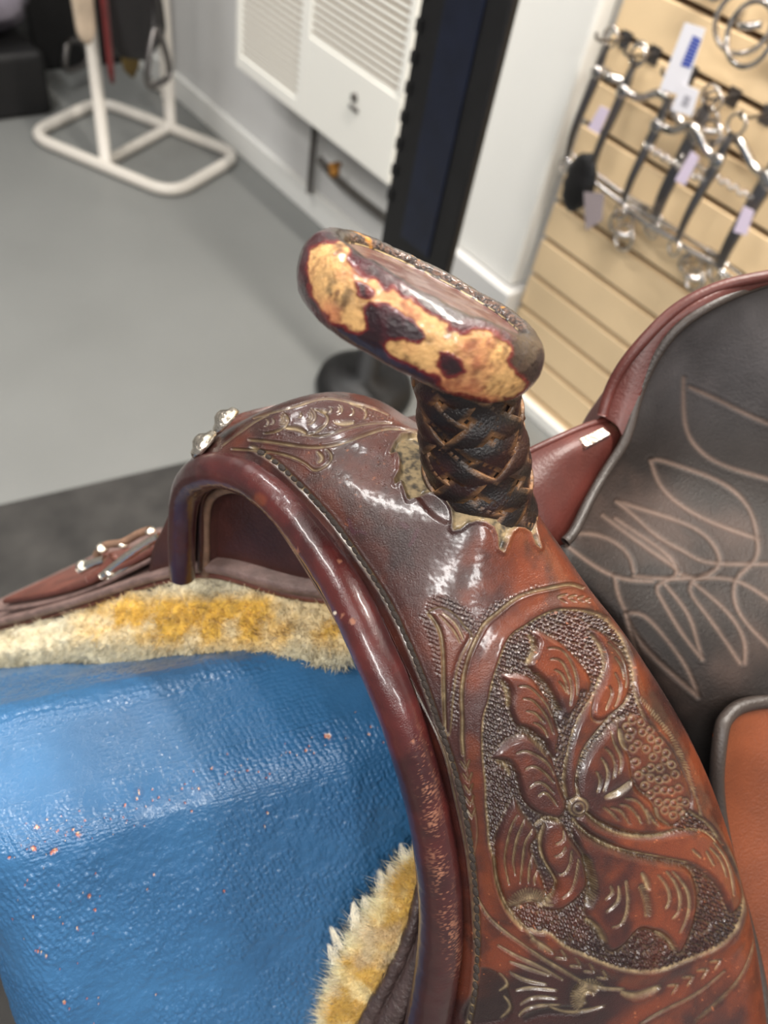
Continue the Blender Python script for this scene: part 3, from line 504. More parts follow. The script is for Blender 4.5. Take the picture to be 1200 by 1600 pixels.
for k in range(1, 77):
    p, nn = pts3[k]; t = pts3[k+1][0]-pts3[k-1][0]
    o = bpy.data.objects.new('stitch', stm); COL.objects.link(o); o.parent = fk
    s_ = random.uniform(.75, 1.1); o.matrix_basis = basis(p+nn*.0002, t+np.cross(nn, t)*random.uniform(.3, .75), nn) @ Matrix.Scale(s_, 4)
# ------------------------------------------------------------------ rolled gullet rim
RC = [(285, 900, .475), (284, 860, .463), (286, 800, .450), (299, 755, .430), (335, 735, .408), (385, 745, .391), (440, 785, .374), (492, 848, .360), (538, 920, .350), (576, 1000, .344), (612, 1080, .343), (642, 1165, .348), (667, 1255, .357), (684, 1345, .367), (690, 1435, .378), (683, 1520, .390), (668, 1600, .402), (645, 1690, .42), (620, 1780, .44)]
NRO = 1500; rc = resample([P(*p) for p in RC], NRO); tt = np.linspace(0, 1, NRO)
rad = np.interp(tt, [0, .08, .16, .3, .45, .6, .75, .9, .97, 1], [.0078, .0082, .0098, .0098, .0100, .0104, .0116, .0120, .0110, .008])
RG = tubegrid(rc, rad, 64, up=SV(1, 0, .2)); RN = gnormals(RG, None, False, True)
if ((RN-0)*(RG-rc[:, None])).sum() < 0: RN = -RN
rx, ry = proj(RG)
def spot(x, y, X, Y, r): return np.exp(-(((X-x)**2+(Y-y)**2)/r**2))
big = fbm(RG, 30, 4, 61); fine = fbm(RG, 600, 3, 62); mid = fbm(RG, 160, 4, 63)
col = mixc(lin((78, 28, 25)), lin((52, 19, 20)), sstep(.38, .62, big)); col = mixc(col, lin((128, 62, 32)), .5*sstep(.5, .9, spot(405, 782, rx, ry, 18)+.35*(mid-.5)))
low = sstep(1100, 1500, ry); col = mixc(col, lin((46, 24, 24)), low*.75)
wear = np.exp(-((rx-(655+(ry-1150)*.16))/(13))**2)*sstep(1110, 1240, ry)*sstep(1560, 1480, ry); wear = wear*sstep(.55, .62, fbm(RG, 1500, 3, 64)*.65+mid*.35)
chip = sum(spot(a, b, rx, ry, c) for a, b, c in [(464, 860, 7), (531, 877, 5), (535, 962, 6), (550, 972, 8), (460, 790, 3), (646, 1158, 5)]); wear = np.clip(wear+sstep(.45, .8, chip*.8+1.2*(fine-.5)), 0, 1)
col = mixc(col, lin((156, 104, 78)), wear*.75); col = mixc(col, lin((225, 205, 180)), sstep(.5, .8, spot(523, 958, rx, ry, 4)))
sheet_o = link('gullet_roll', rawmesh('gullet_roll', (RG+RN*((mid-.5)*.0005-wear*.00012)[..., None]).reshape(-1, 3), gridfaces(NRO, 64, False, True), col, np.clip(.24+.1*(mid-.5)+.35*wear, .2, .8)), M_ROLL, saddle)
sheet_o['label'] = 'glossy dark burgundy rolled edge, scuffed to tan low on the near leg'
IN = [(308, 900, .488), (308, 860, .474), (309, 800, .460), (324, 772, .440), (358, 766, .417), (400, 793, .400), (440, 845, .384), (482, 912, .371), (524, 985, .362), (560, 1065, .358), (590, 1140, .361), (618, 1220, .367), (636, 1300, .375), (648, 1400, .386), (650, 1480, .397), (638, 1600, .415), (610, 1780, .45)]
ins_ = np.array([P(*p) for p in IN]); ie = resample(ins_, 160)
tube('gullet_lip', ie+SV(-.006, 0, -.003), .0026, M_EDGE, saddle, ns=10)
ctrl = [ins_+SV(-.002, 0, .002), ins_+SV(-.03, 0, -.002), ins_+SV(-.08, 0, -.008), ins_+SV(-.15, 0, -.02)]
G = surf(np.array(ctrl), 50, 160); sheet('gullet_lining', G, M_DARKIN, saddle, .003, toward=S(.05, 0, -.15))
#@@HORN
hn = np.array([.43, -.81, -.41]); hn /= n_(hn); h1 = np.array([.9, .44, 0]); h1 -= h1.dot(hn)*hn; h1 /= n_(h1); h2 = np.cross(hn, h1); hc = C(657, 492, .300)
prof = np.array([(0, -14), (.3, -14.5), (.55, -15.5), (.76, -15), (.88, -12.5), (.96, -8), (1.0, -2), (1.0, 3.5), (.965, 9), (.90, 12.6), (.84, 14), (.79, 13.9), (.755, 12.8), (.74, 11.2), (.72, 10.2), (.62, 10.0), (.4, 10.6), (0, 11.)], float)
NP_, NT = 260, 520; pf = splmat(len(prof), np.linspace(0, len(prof)-1, NP_)) @ prof; th = np.linspace(0, 2*math.pi, NT, endpoint=False)
rr = pf[:, 0][:, None]; hh = pf[:, 1][:, None]/1000
ax_ = .0505*(1+.02*np.cos(2*th+.6)); ay_ = .046
Gc = hc + rr[..., None]*(ax_*np.cos(th))[None, :, None]*h1 + rr[..., None]*(ay_*np.sin(th))[None, :, None]*h2 + (hh+0*th[None])[..., None]*hn
Gh = W(Gc); HN = gnormals(Gh, None, False, True); hw = W(hc)
if ((HN)*(Gh-hw)).sum() < 0: HN = -HN
hx, hy = proj(Gh); facing = sstep(-.05, .15, ((CAMP-Gh)/n_(CAMP-Gh, axis=-1, keepdims=True)*HN).sum(-1))
fine = fbm(Gh, 900, 3, 71); mid = fbm(Gh, 130, 4, 72); big = fbm(Gh, 45, 3, 73)
HR = Raster(450, 340, 860, 640, 1.)
def mask(pts, soft=2.5, amp=9):
    q = resample(pts+pts[:1], len(pts)*5)[:-1]; nz = np.stack([HR.X/14, HR.Y/14, HR.X*0], -1); sx = (fbm(nz, 1, 3, 1)-.5)*amp*2; sy = (fbm(nz, 1, 3, 7)-.5)*amp*2
    X, Y = HR.X, HR.Y; HR.X = X+sx; HR.Y = Y+sy; wn = (slice(0, HR.h), slice(0, HR.w)); d, _ = HR.dist(q, wn, True); i = HR.inside(q, wn); HR.X, HR.Y = X, Y
    return np.where(i, d, -d)
tanm = mask(ch((120, 130), (180, 95), (250, 105), (272, 170), (305, 225), (365, 245), (425, 290), (500, 318), (575, 365), (625, 405), (680, 448), (740, 475), (805, 468), (885, 488), (932, 540), (912, 590), (960, 640), (992, 680), (955, 725), (850, 742), (760, 720), (690, 692), (635, 650), (560, 612), (480, 580), (420, 535), (430, 505), (490, 512), (560, 520), (592, 490), (560, 440), (500, 392), (430, 352), (370, 342), (332, 375), (332, 462), (262, 440), (200, 412), (140, 335), (112, 240)))
tanm = np.minimum(tanm, -np.minimum(1e3, mask(ch((645, 545), (700, 555), (745, 620), (705, 655), (650, 642), (625, 595)))))
tanm = np.minimum(tanm, -mask(ch((295, 255), (335, 270), (380, 310), (350, 330), (310, 310))))
sd = HR.sample(tanm, hx, hy); sd = np.where((hx > 452) & (hx < 858) & (hy > 342) & (hy < 638), sd, -30)
onside = facing*((pf[:, 1] > -14) & (np.linspace(0, 17, NP_) < 9.9)).astype(float)[:, None]
tanw = sstep(-1.5, 2.2, sd)*onside; redw = np.exp(-((sd+2)/3.5)**2)*onside
dkb = mixc(lin((34, 10, 17)), lin((62, 14, 24)), sstep(.4, .65, mid)); upper = sstep(9.3, 10.2, np.linspace(0, 17, NP_))[:, None]*np.ones((1, NT))
dkb = mixc(dkb, mixc(lin((54, 44, 34)), lin((34, 26, 24)), sstep(.4, .6, mid)), upper); rightd = sstep(790, 815, hx); dkb = mixc(dkb, lin((48, 38, 34)), rightd*.8)
tn = mixc(lin((208, 162, 104)), lin((112, 76, 42)), sstep(.42, .72, fbm(Gh, 420, 4, 75)*.7+.3*fbm(Gh, 120, 3, 76))); grime = np.clip(spot(525, 455, hx, hy, 30)*1.1+spot(755, 555, hx, hy, 45)*.6, 0, 1)*sstep(.3, .65, fbm(Gh, 300, 4, 77)); tn = mixc(tn, lin((78, 62, 36)), grime*.85)
tn = mixc(tn, lin((190, 108, 76)), .6*sstep(.5, .7, big)); col = mixc(dkb, lin((112, 26, 22)), redw*.8); col = mixc(col, tn, tanw)
pk = np.linspace(0, 17, NP_)[:, None]*np.ones((1, NT)); farside = sstep(.0, .3, np.sin(th))[None, :]
lipc = np.exp(-((pk-13.3)/.25)**2)*farside*sstep(.45, .6, fbm(Gh, 300, 3, 78)+.1); col = mixc(col, lin((205, 180, 135)), lipc*.9)
hole = sstep(13.3, 13.9, pk); col = mixc(col, mixc(lin((112, 88, 82)), lin((88, 50, 42)), sstep(.35, .65, mid)), hole)
rawl = sstep(10.8, 11.5, pk)*sstep(12.9, 12.6, pk)*farside; col = mixc(col, mixc(lin((92, 66, 52)), lin((44, 32, 28)), sstep(.4, .6, fine)), rawl)
oc = sstep(.66, .74, fbm(Gh, 110, 3, 79))*sstep(10, 11, pk)*(1-hole)*farside; col = mixc(col, lin((196, 134, 52)), oc)
hr = np.clip(.27+.12*tanw+.25*grime+.35*rawl+.15*hole*0+.2*upper*(mid), .2, .8)
rgh = (mid-.5)*.0012+(big-.5)*.0018*(1-hole)+(fine-.5)*.0002+rawl*(fine-.5)*.0006-tanw*.00022+.0002*upper*(1-hole)*np.sin(th*11+mid*9)
horn = link('horn_cap', rawmesh('horn_cap', (Gh+HN*rgh[..., None]).reshape(-1, 3), gridfaces(NP_, NT, False, True), col, hr), M_HORN, saddle)
horn['label'] = 'oval leather-wrapped horn cap worn through from maroon to pale tan'
# neck of the horn with braided strips
nb_, ntop = C(752, 800, .362), C(728, 596, .322); ax = ntop-nb_; Hn = n_(ax); ax /= Hn
e1_ = np.array([1., 0, 0]); e1_ -= e1_.dot(ax)*ax; e1_ /= n_(e1_); e2_ = np.cross(ax, e1_)
def neckR(t): return np.interp(t, [-.2, 0, .15, .35, .6, .85, 1.1], [.0262, .0250, .0244, .0238, .0230, .0218, .0214])
def neckpt(th, t, off=0.):
    r = neckR(t)+off; c = nb_+ax*(t*Hn)[..., None]; return c+r[..., None]*(np.cos(th)[..., None]*e1_+np.sin(th)[..., None]*e2_)
tg = np.linspace(-.18, 1.08, 30); thg = np.linspace(0, 2*math.pi, 48, endpoint=False); TG, THG = np.meshgrid(tg, thg, indexing='ij')
neck = link('horn_neck', rawmesh('horn_neck', W(neckpt(THG, TG, -.0016)).reshape(-1, 3), gridfaces(30, 48, False, True), np.broadcast_to(lin((30, 22, 20)), (30*48, 3))), M_STRIP, saddle)
neck['label'] = 'neck wrapped in black braided leather strips with tan edges'
NS = 7; K = 3.4      # strips each way, radians of turn along the neck
for fam in (1, -1):
    for i in range(NS):
        t = np.linspace(-.12, 1.13, 110); c0 = 2*math.pi*i/NS+fam*K*t + (.2 if fam > 0 else 0)
        wth = .385; us = np.array([-1, -.97, -.91, -.5, 0, .5, .91, .97, 1.]); hp = np.array([-.0012, .0001, .0005, .0006, .0006, .0006, .0005, .0001, -.0012])
        q = (2*K*t+fam*2*math.pi*i/NS*2)/(2*math.pi/NS)    # how many strips of the other family have been crossed
        wv = .0007*np.cos(math.pi*(q*1.0)+math.pi*i)
        TT = t[:, None]+0*us; TH = c0[:, None]+us[None]*wth*(1+.08*np.sin(t*9+i))[:, None]; wob = .0003*fbm(np.stack([TT*8, TH*3, 0*TT+i], -1), 1., 3, 31)
        G = W(neckpt(TH, TT-fam*0, hp[None]+wv[:, None]+wob-.0002))
        ed = np.clip(sstep(.88, .95, np.abs(us))[None]*np.ones((110, 1))*(.25+1.1*sstep(.40, .62, fbm(G, 260, 3, 91+i))), 0, 1); cc = mixc(mixc(lin((19, 12, 12)), lin((38, 15, 14)), sstep(.4, .7, fbm(G, 120, 3, 15))), lin((168, 122, 82)), ed*.75)
        o = link('leather_strip', rawmesh('leather_strip', G.reshape(-1, 3), gridfaces(110, 9), cc), M_STRIP, neck)
#@@SEATS
def U2Z(px, py, u):
    r = C(px, py, 1.); return (u+OC.dot(UP))/r.dot(UP)
def pu(px, py, u): return P(px, py, U2Z(px, py, u))
SEAT = [
 [(883, 848, -.075), (912, 800, -.070), (948, 735, -.060), (978, 685, -.048), (996, 620, -.030), (1036, 540, -.002), (1100, 485, .018), (1200, 443, .030), (1320, 420, .034)],
 [(888, 868, -.076), (940, 835, -.080), (998, 790, -.080), (1042, 740, -.074), (1078, 680, -.058), (1120, 610, -.032), (1180, 560, -.010), (1280, 520, .008), (1390, 500, .018)],
 [(898, 890, -.080), (960, 880, -.086), (1040, 858, -.088), (1105, 828, -.086), (1155, 790, -.080), (1210, 735, -.064), (1280, 685, -.040), (1380, 645, -.012), (1490, 625, .002)],
 [(915, 918, -.088), (980, 925, -.092), (1060, 930, -.094), (1140, 928, -.094), (1215, 910, -.091), (1300, 880, -.082), (1390, 850, -.062), (1490, 820, -.035), (1600, 800, -.015)],
 [(945, 962, -.104), (1010, 1000, -.107), (1085, 1022, -.108), (1165, 1035, -.108), (1250, 1040, -.107), (1345, 1032, -.100), (1450, 1018, -.085), (1560, 1000, -.06), (1680, 990, -.04)],
 [(990, 1040, -.128), (1050, 1085, -.132), (1115, 1112, -.134), (1190, 1125, -.134), (1280, 1145, -.133), (1380, 1150, -.128), (1490, 1150, -.115), (1600, 1140, -.09), (1720, 1130, -.07)],
 [(1045, 1135, -.160), (1090, 1175, -.165), (1140, 1200, -.167), (1210, 1222, -.167), (1300, 1245, -.166), (1400, 1260, -.16), (1510, 1270, -.15), (1630, 1270, -.13), (1750, 1270, -.11)],
 [(1095, 1250, -.200), (1130, 1290, -.206), (1170, 1320, -.209), (1240, 1340, -.209), (1330, 1360, -.208), (1430, 1380, -.20), (1540, 1390, -.19), (1660, 1400, -.17), (1780, 1400, -.15)]]
SEAT = [[(r[0][0]-48, r[0][1]+14, r[0][2]-.012)]+r for r in SEAT]
SG = surf(np.array([[pu(*q) for q in row] for row in SEAT]), 340, 460)
SN = gnormals(SG, CAMP); sx, sy = proj(SG)
RS = Raster(820, 420, 1210, 1300, .8)
for v in [((510, 350), (510, 450), (530, 540), (600, 610), (700, 650), (790, 675)), ((530, 380), (620, 420), (700, 460), (790, 500)), ((405, 615), (440, 700), (520, 770), (620, 820), (750, 867)), ((405, 615), (430, 612), (520, 640), (640, 690), (720, 770), (745, 860), (740, 930), (690, 980), (670, 1040), (700, 1120), (790, 1215)),
          ((295, 745), (360, 800), (430, 860), (520, 910), (600, 942), (790, 945)), ((295, 745), (440, 790), (560, 840), (620, 910), (610, 965), (540, 1000), (540, 1050), (600, 1130), (690, 1262)), ((540, 1005), (640, 1090), (700, 1180), (705, 1262)), ((250, 790), (330, 850), (430, 920), (490, 975), (432, 1010), (440, 1060), (500, 1160), (567, 1247)),
          ((450, 1010), (520, 1100), (550, 1180), (570, 1250)), ((290, 800), (380, 860), (460, 920), (490, 970)), ((90, 850), (180, 920), (290, 985), (410, 1000)), ((100, 860), (220, 850), (320, 900), (350, 970)), ((290, 985), (300, 1040), (325, 1100)), ((325, 1105), (380, 1110), (450, 1180), (520, 1280), (555, 1370)),
          ((325, 1105), (360, 1180), (430, 1260), (555, 1370)), ((325, 1110), (370, 1260), (440, 1390), (520, 1500)), ((560, 990), (680, 1000), (790, 1065)), ((350, 985), (450, 992), (545, 990)), ((490, 975), (560, 992), (610, 965))]:
    RS.stroke(cq(*v), 9, .7, 1., .1, .3, .2)
du = RS.sample(RS.dust, sx, sy); hs = RS.sample(RS.H, sx, sy); big = fbm(SG, 18, 4, 51)
col = mixc(lin((34, 29, 27)), lin((58, 46, 41)), sstep(.42, .70, big)); col = mixc(col, lin((74, 71, 72)), sstep(720, 560, sy)*.85); col = mixc(col, lin((106, 88, 78)), np.clip(du, 0, 1)*.65)  # grey toward the cantle is a sheen put into the colour
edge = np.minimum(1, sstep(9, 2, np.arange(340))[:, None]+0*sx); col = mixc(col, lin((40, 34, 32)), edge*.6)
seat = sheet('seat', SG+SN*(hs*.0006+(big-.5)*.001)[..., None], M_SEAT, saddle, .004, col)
seat['label'] = 'charcoal leather seat stitched with leaf outlines'
tube('seat_piping', resample(SG[0, 50::20]+SV(0, 0, .001), 120), .0032, M_BIND, saddle, ns=10)
# cantle: brown outer face and binding
co = [(940, 652, -.045), (952, 612, -.032), (975, 570, -.016), (1010, 528, .0), (1060, 482, .016), (1125, 450, .028), (1200, 433, .036), (1320, 412, .042)]
ci = [(975, 690, -.049), (992, 640, -.034), (1018, 578, -.014), (1055, 524, .004), (1105, 485, .019), (1170, 455, .029), (1240, 436, .036), (1340, 420, .038)]
Co = np.array([pu(*q) for q in co]); Ci = np.array([pu(*q) for q in ci]); mid_ = (Co+Ci)/2+SV(0, 0, .004)
sheet('cantle', surf(np.array([Co+SV(-.012, -.012, -.05), Co+SV(-.003, -.003, -.008), Co, mid_, Ci]), 40, 160), M_BROWN, saddle, .003)
tube('cantle_binding', resample(Co+SV(0, 0, .001), 120), .0035, M_BROWN, saddle, ns=12)
# far side jockey with silver plate
JK = [[(790, 724, -.060), (832, 704, -.055), (880, 682, -.050), (930, 662, -.048), (985, 648, -.05)], [(792, 752, -.061), (840, 728, -.055), (890, 708, -.050), (940, 690, -.050), (990, 680, -.055)],
      [(812, 785, -.066), (858, 775, -.064), (905, 760, -.066), (945, 742, -.068), (985, 720, -.07)], [(828, 868, -.092), (868, 872, -.092), (905, 852, -.090), (935, 805, -.084), (965, 775, -.086)]]
sheet('far_jockey', surf(np.array([[pu(*q) for q in r] for r in JK]), 30, 60), M_BROWN, saddle, .003)
tube('jockey_edge', resample([pu(q[0], q[1]-1, q[2]) for q in JK[0]], 60), .0022, M_BROWN, saddle, ns=8)
pl = np.array([pu(x, y, -.049) for x, y in [(903, 690), (940, 672), (952, 682), (915, 702)]]); up = SV(0, 0, .002)
mesh('silver_plate', (np.concatenate([pl, pl+up]), [[3, 2, 1, 0], [4, 5, 6, 7], [0, 1, 5, 4], [1, 2, 6, 5], [2, 3, 7, 6], [3, 0, 4, 7]]), M_SILVER, saddle)
# near side jockey (orange tan) with black binding
NJ = [[(1108, 1150, -.134), (1122, 1116, -.130), (1160, 1098, -.129), (1230, 1098, -.129), (1340, 1120, -.129)],
      [(1104, 1200, -.150), (1140, 1180, -.148), (1190, 1175, -.147), (1260, 1185, -.147), (1360, 1210, -.147)],
      [(1108, 1270, -.175), (1150, 1270, -.176), (1210, 1280, -.176), (1290, 1300, -.176), (1390, 1330, -.176)],
      [(1130, 1370, -.205), (1180, 1385, -.207), (1245, 1410, -.209), (1330, 1440, -.21), (1430, 1480, -.21)],
      [(1160, 1480, -.235), (1215, 1520, -.24), (1290, 1560, -.244), (1380, 1600, -.246), (1480, 1640, -.246)],
      [(1185, 1620, -.268), (1245, 1680, -.275), (1330, 1740, -.28), (1430, 1800, -.28), (1530, 1850, -.28)]]
NG = surf(np.array([[pu(*q) for q in r] for r in NJ]), 60, 60)+SV(0, .004, .006); nj = sheet('near_jockey', NG, M_TAN, saddle, .004); nj['label'] = 'smooth orange tan leather panel'
tube('jockey_binding', resample(np.concatenate([NG[::-1, 0][::10], NG[0, 4::8]]), 160), .0042, M_BIND, saddle, ns=10)
#@@UNDER
# far skirt: layered leather edge above the sheepskin
T = [(-90, 978, .68), (-40, 975, .655), (0, 968, .63), (70, 950, .595), (150, 925, .555), (215, 903, .525), (270, 888, .500), (320, 881, .485), (370, 890, .475), (420, 905, .468), (480, 918, .462), (560, 925, .455), (640, 930, .45)]
def bandmesh(name, pts, back, down, m, n=90, d0=0.0, d1=1.0, out=0.0):
    t = resample(pts, n); dn = SV(0, 0, -1)
    rows = [t+back, t+back*.5, t+SV(out, 0, 0), t+SV(out+.002, 0, -down*.25), t+SV(out+.002, 0, -down*.75), t+SV(out-.001, 0, -down), t+back*.5+SV(0, 0, -down), t+back+SV(0, 0, -down)]
    return sheet(name, np.array(rows), m, saddle)
tw = np.array([P(*q) for q in T]); bk = SV(-.20, 0, .0)
b1 = bandmesh('far_skirt', tw, bk, .0105, M_BAND); b1['label'] = 'worn grey-brown layered skirt edge'
bandmesh('far_skirt_lower_ply', tw+SV(-.002, 0, -.011), bk, .006, M_SKIRT)
tb = np.array([P(*q) for q in T[5:]])
sheet('gullet_wall', surf(np.array([tb+SV(-.008, 0, -.004), tb+SV(-.014, -.002, .02), tb+SV(-.022, .0, .04), tb+SV(-.03, .0, .06)]), 20, 60), M_DARKIN, saddle, .003)
# raised far jockey flap on the skirt
J2 = np.array([P(*q) for q in [(8, 938, .640), (60, 930, .612), (120, 915, .585), (170, 895, .56), (215, 872, .54), (262, 848, .52), (300, 835, .505)]])
bandmesh('far_flap', J2+SV(0, 0, .003), SV(-.085, 0, .0), .009, M_SKIRT)
bandmesh('far_flap_lower_ply', J2+SV(.006, 0, -.007), SV(-.08, 0, .0), .006, M_BAND)
# silver buckle set on the flap
def ptube(name, pp, r, m, ns=10): return tube(name, resample([P(*q) for q in pp], 24), r, m, saddle, ns=ns)
ptube('buckle_bar', [(160, 900, .562), (190, 876, .552), (225, 852, .545), (250, 838, .54)], .0032, M_SILVER)
ptube('buckle_bar', [(172, 905, .560), (205, 882, .550), (238, 860, .542)], .0026, M_SILVER)
ptube('buckle_tongue', [(125, 890, .578), (145, 880, .572), (165, 874, .567)], .0035, M_SILVER)
ptube('lace', [(150, 868, .58), (165, 852, .575), (190, 848, .57), (215, 835, .565), (235, 828, .56)], .003, M_EDGE)
ptube('lace', [(140, 905, .57), (160, 893, .565), (178, 870, .56)], .004, M_SKIRT)
for x, y, z, r in [(130, 884, .575, .0055), (160, 856, .575, .0050), (193, 850, .57, .0045), (235, 830, .56, .004), (172, 893, .558, .0045)]:
    mesh('silver_stud', sphmesh(P(x, y, z), (r, r, r*.6), 12, 8), M_SILVER, saddle, True)
# conchos on the far swell
for x, y, z, r in [(350, 655, .405, .0085), (316, 692, .415, .0092)]:
    ax2 = SV(.35, -.6, .45); ax2 /= n_(ax2)
    mesh('concho', lathe([(.0001, -.003), (r, -.003), (r*1.02, -.001), (r*.9, .0012), (r*.6, .002), (r*.3, .0045), (.0001, .005)], P(x, y, z), ax2, 24, False), M_SILVER, saddle, True)
# fleece under the far skirt
FLt = tw+SV(-.004, 0, -.017)
pb = [(-90, 1075, .66), (-40, 1062, .64), (0, 1050, .62), (60, 1040, .59), (120, 1034, .56), (185, 1040, .53), (260, 1050, .507), (320, 1056, .49), (380, 1056, .478), (440, 1050, .468), (500, 1040, .46), (570, 1022, .452), (650, 1000, .445)]
FLb = np.array([P(*q) for q in pb]); mdl = (FLt+FLb)/2+SV(.014, 0, .004); q1 = FLt*.72+FLb*.28+SV(.010, 0, .002); q3 = FLt*.28+FLb*.72+SV(.012, 0, .0)
G = surf(np.array([FLt+SV(-.10, 0, 0), FLt+SV(-.004, 0, .001), q1, mdl, q3, FLb, FLb+SV(-.05, 0, -.004), FLb+SV(-.15, 0, -.004)]), 170, 420)
def woolcol(G, yel):
    a = fbm(G, 60, 4, 81); b = fbm(G, 320, 3, 82); c = mixc(lin((206, 198, 172)), lin((202, 160, 70)), np.clip(yel*(.35+.65*sstep(.30, .6, a)), 0, 1)); return mixc(c, lin((120, 92, 48)), .55*sstep(.56, .72, b)*sstep(.45, .6, a))
Nn = gnormals(G, CAMP); gx, gy = proj(G); yel = sstep(1030, 985, gy)*sstep(915, 950, gy)*sstep(90, 190, gx)+.12*1; wc = mixc(woolcol(G, yel), lin((150, 146, 126)), .6*sstep(1005, 1045, gy)); lump = (fbm(G, 75, 3, 83)-.5)*.010+(fbm(G, 260, 3, 84)-.5)*.004
fg = sheet('far_fleece', G+Nn*lump[..., None], M_WOOL, saddle, 0, wc); fg['label'] = 'thick yellowed sheepskin lining under the far skirt'; fg['kind'] = 'stuff'
def hairs(name, G, N, colr, n, length, wdt, parent, region, droop, seed, curl=.5):
    r = np.random.default_rng(seed); nu, nv = G.shape[:2]; iu = r.integers(int(nu*region[0]), int(nu*region[1]), n); iv = r.integers(int(nv*region[2]), int(nv*region[3]), n)
    p = G[iu, iv]+r.normal(0, .0006, (n, 3)); nn = N[iu, iv]+r.normal(0, curl, (n, 3))+droop; nn /= n_(nn, axis=1, keepdims=True); L_ = length*r.uniform(.4, 1.2, n)[:, None]
    side = np.cross(nn, r.normal(0, 1, (n, 3))); side /= n_(side, axis=1, keepdims=True); side *= wdt; bend = r.normal(0, .45, (n, 3))*L_
    V = np.stack([p-side, p+side, p+nn*L_*.5+side*.7+bend*.2, p+nn*L_*.5-side*.7+bend*.2, p+nn*L_+bend*.6], 1); k = np.arange(n)[:, None]*5
    F4 = k+np.array([[0, 1, 2, 3]]); F3 = k+np.array([[3, 2, 4]]); c = np.repeat(np.asarray(colr[iu, iv])*r.uniform(.85, 1.2, (n, 1)), 5, 0)
    me = rawmesh(name, V.reshape(-1, 3), F4.tolist()+F3.tolist(), np.clip(c, 0, .95)); o = link(name, me, M_WOOL, parent); o['kind'] = 'stuff'; return o
hairs('wool', G+Nn*lump[..., None], Nn, wc, 16000, .0050, .0003, fg, (.12, .8, 0, 1), SV(.1, 0, -.3), 5)
# near skirt: dark edge band and its fleece
NB = [(662, 1330, .425), (655, 1375, .424), (645, 1420, .423), (628, 1475, .424), (600, 1530, .428), (566, 1590, .434), (530, 1655, .442), (490, 1730, .452)]
nb3 = resample([P(*q) for q in NB], 90); fr = SV(.35, .15, .9)/n_(SV(.35, .15, .9)); tn_ = np.gradient(nb3, axis=0); tn_ /= n_(tn_, axis=1, keepdims=True)
wdv = np.cross(tn_, W(C(600, 1500, 1))-CAMP); wdv /= n_(wdv, axis=1, keepdims=True)
xx, _ = proj(nb3+wdv*.01); x0_, _ = proj(nb3)
if xx.mean() < x0_.mean(): wdv = -wdv
wid = np.interp(np.linspace(0, 1, 90), [0, .2, .5, 1], [.012, .015, .019, .02])[:, None]; tc_ = (CAMP-nb3); tc_ /= n_(tc_, axis=1, keepdims=True)
rows = [nb3-wdv*.002-tc_*.010, nb3-wdv*.001+tc_*.001, nb3+wdv*wid*.12+tc_*.0045, nb3+wdv*wid*.30+tc_*.003, nb3+wdv*wid*.38+tc_*.0008, nb3+wdv*wid*.5+tc_*.003, nb3+wdv*wid*.8+tc_*.0045, nb3+wdv*wid*1.02+tc_*.002, nb3+wdv*wid*1.1-tc_*.008]
G = surf(np.array(rows), 60, 200); Nn = gnormals(G, CAMP); G = G+Nn*((fbm(G, 160, 3, 85)-.5)*.002)[..., None]
ns_ = sheet('near_skirt', G, M_BANDN, saddle, 0); ns_['label'] = 'dark scuffed edge of the near skirt'
rows = [nb3+wdv*.10+SV(0, 0, -.02)-tc_*.015, nb3+wdv*(wid+.004)-tc_*.008, nb3+wdv*(wid+.03)-tc_*.012]; sheet('near_skirt_panel', surf(np.array(rows), 10, 60), M_BANDN, saddle, .003)
FE = [(662, 1318, .44), (640, 1342, .438), (612, 1375, .436), (590, 1405, .436), (568, 1440, .437), (545, 1478, .44), (522, 1530, .446), (506, 1590, .454), (492, 1665, .464), (470, 1760, .475)]
fe = resample([P(*q) for q in FE], 90); inn = nb3+wdv*.003-tc_*.004
rows = [inn, inn*.7+fe*.3+tc_*.005, inn*.4+fe*.6+tc_*.005, inn*.12+fe*.88+tc_*.001, fe-tc_*.006, fe-tc_*.016+wdv*.01]
G = surf(np.array(rows), 150, 330); Nn = gnormals(G, CAMP); a = fbm(G, 90, 4, 86); wc = mixc(lin((226, 208, 158)), lin((206, 168, 84)), sstep(.40, .60, a)); wc = mixc(wc, lin((196, 176, 150)), .6*sstep(.5, .7, fbm(G, 60, 3, 87)))
wc = mixc(wc, lin((236, 226, 200)), (np.linspace(0, 1, 150) > .58)[:, None]*.5*np.ones((1, 330)))
lump = (fbm(G, 110, 3, 88)-.5)*.006+(fbm(G, 420, 3, 89)-.5)*.003; nf = sheet('near_fleece', G+Nn*lump[..., None], M_WOOL, saddle, 0, wc); nf['kind'] = 'stuff'; nf['label'] = 'shaggy cream sheepskin sticking out below the near skirt'
outw = -wdv.mean(0)*.8
hairs('wool', G+Nn*lump[..., None], Nn, wc, 26000, .0042, .00011, nf, (.03, .85, 0, 1), outw*.6, 6, .6)
hairs('wool', G+Nn*lump[..., None], Nn, np.clip(wc*1.25, 0, 1), 2600, .009, .00010, nf, (.5, .8, .05, 1), outw*2.0+SV(0, 0, .3), 8, .35)
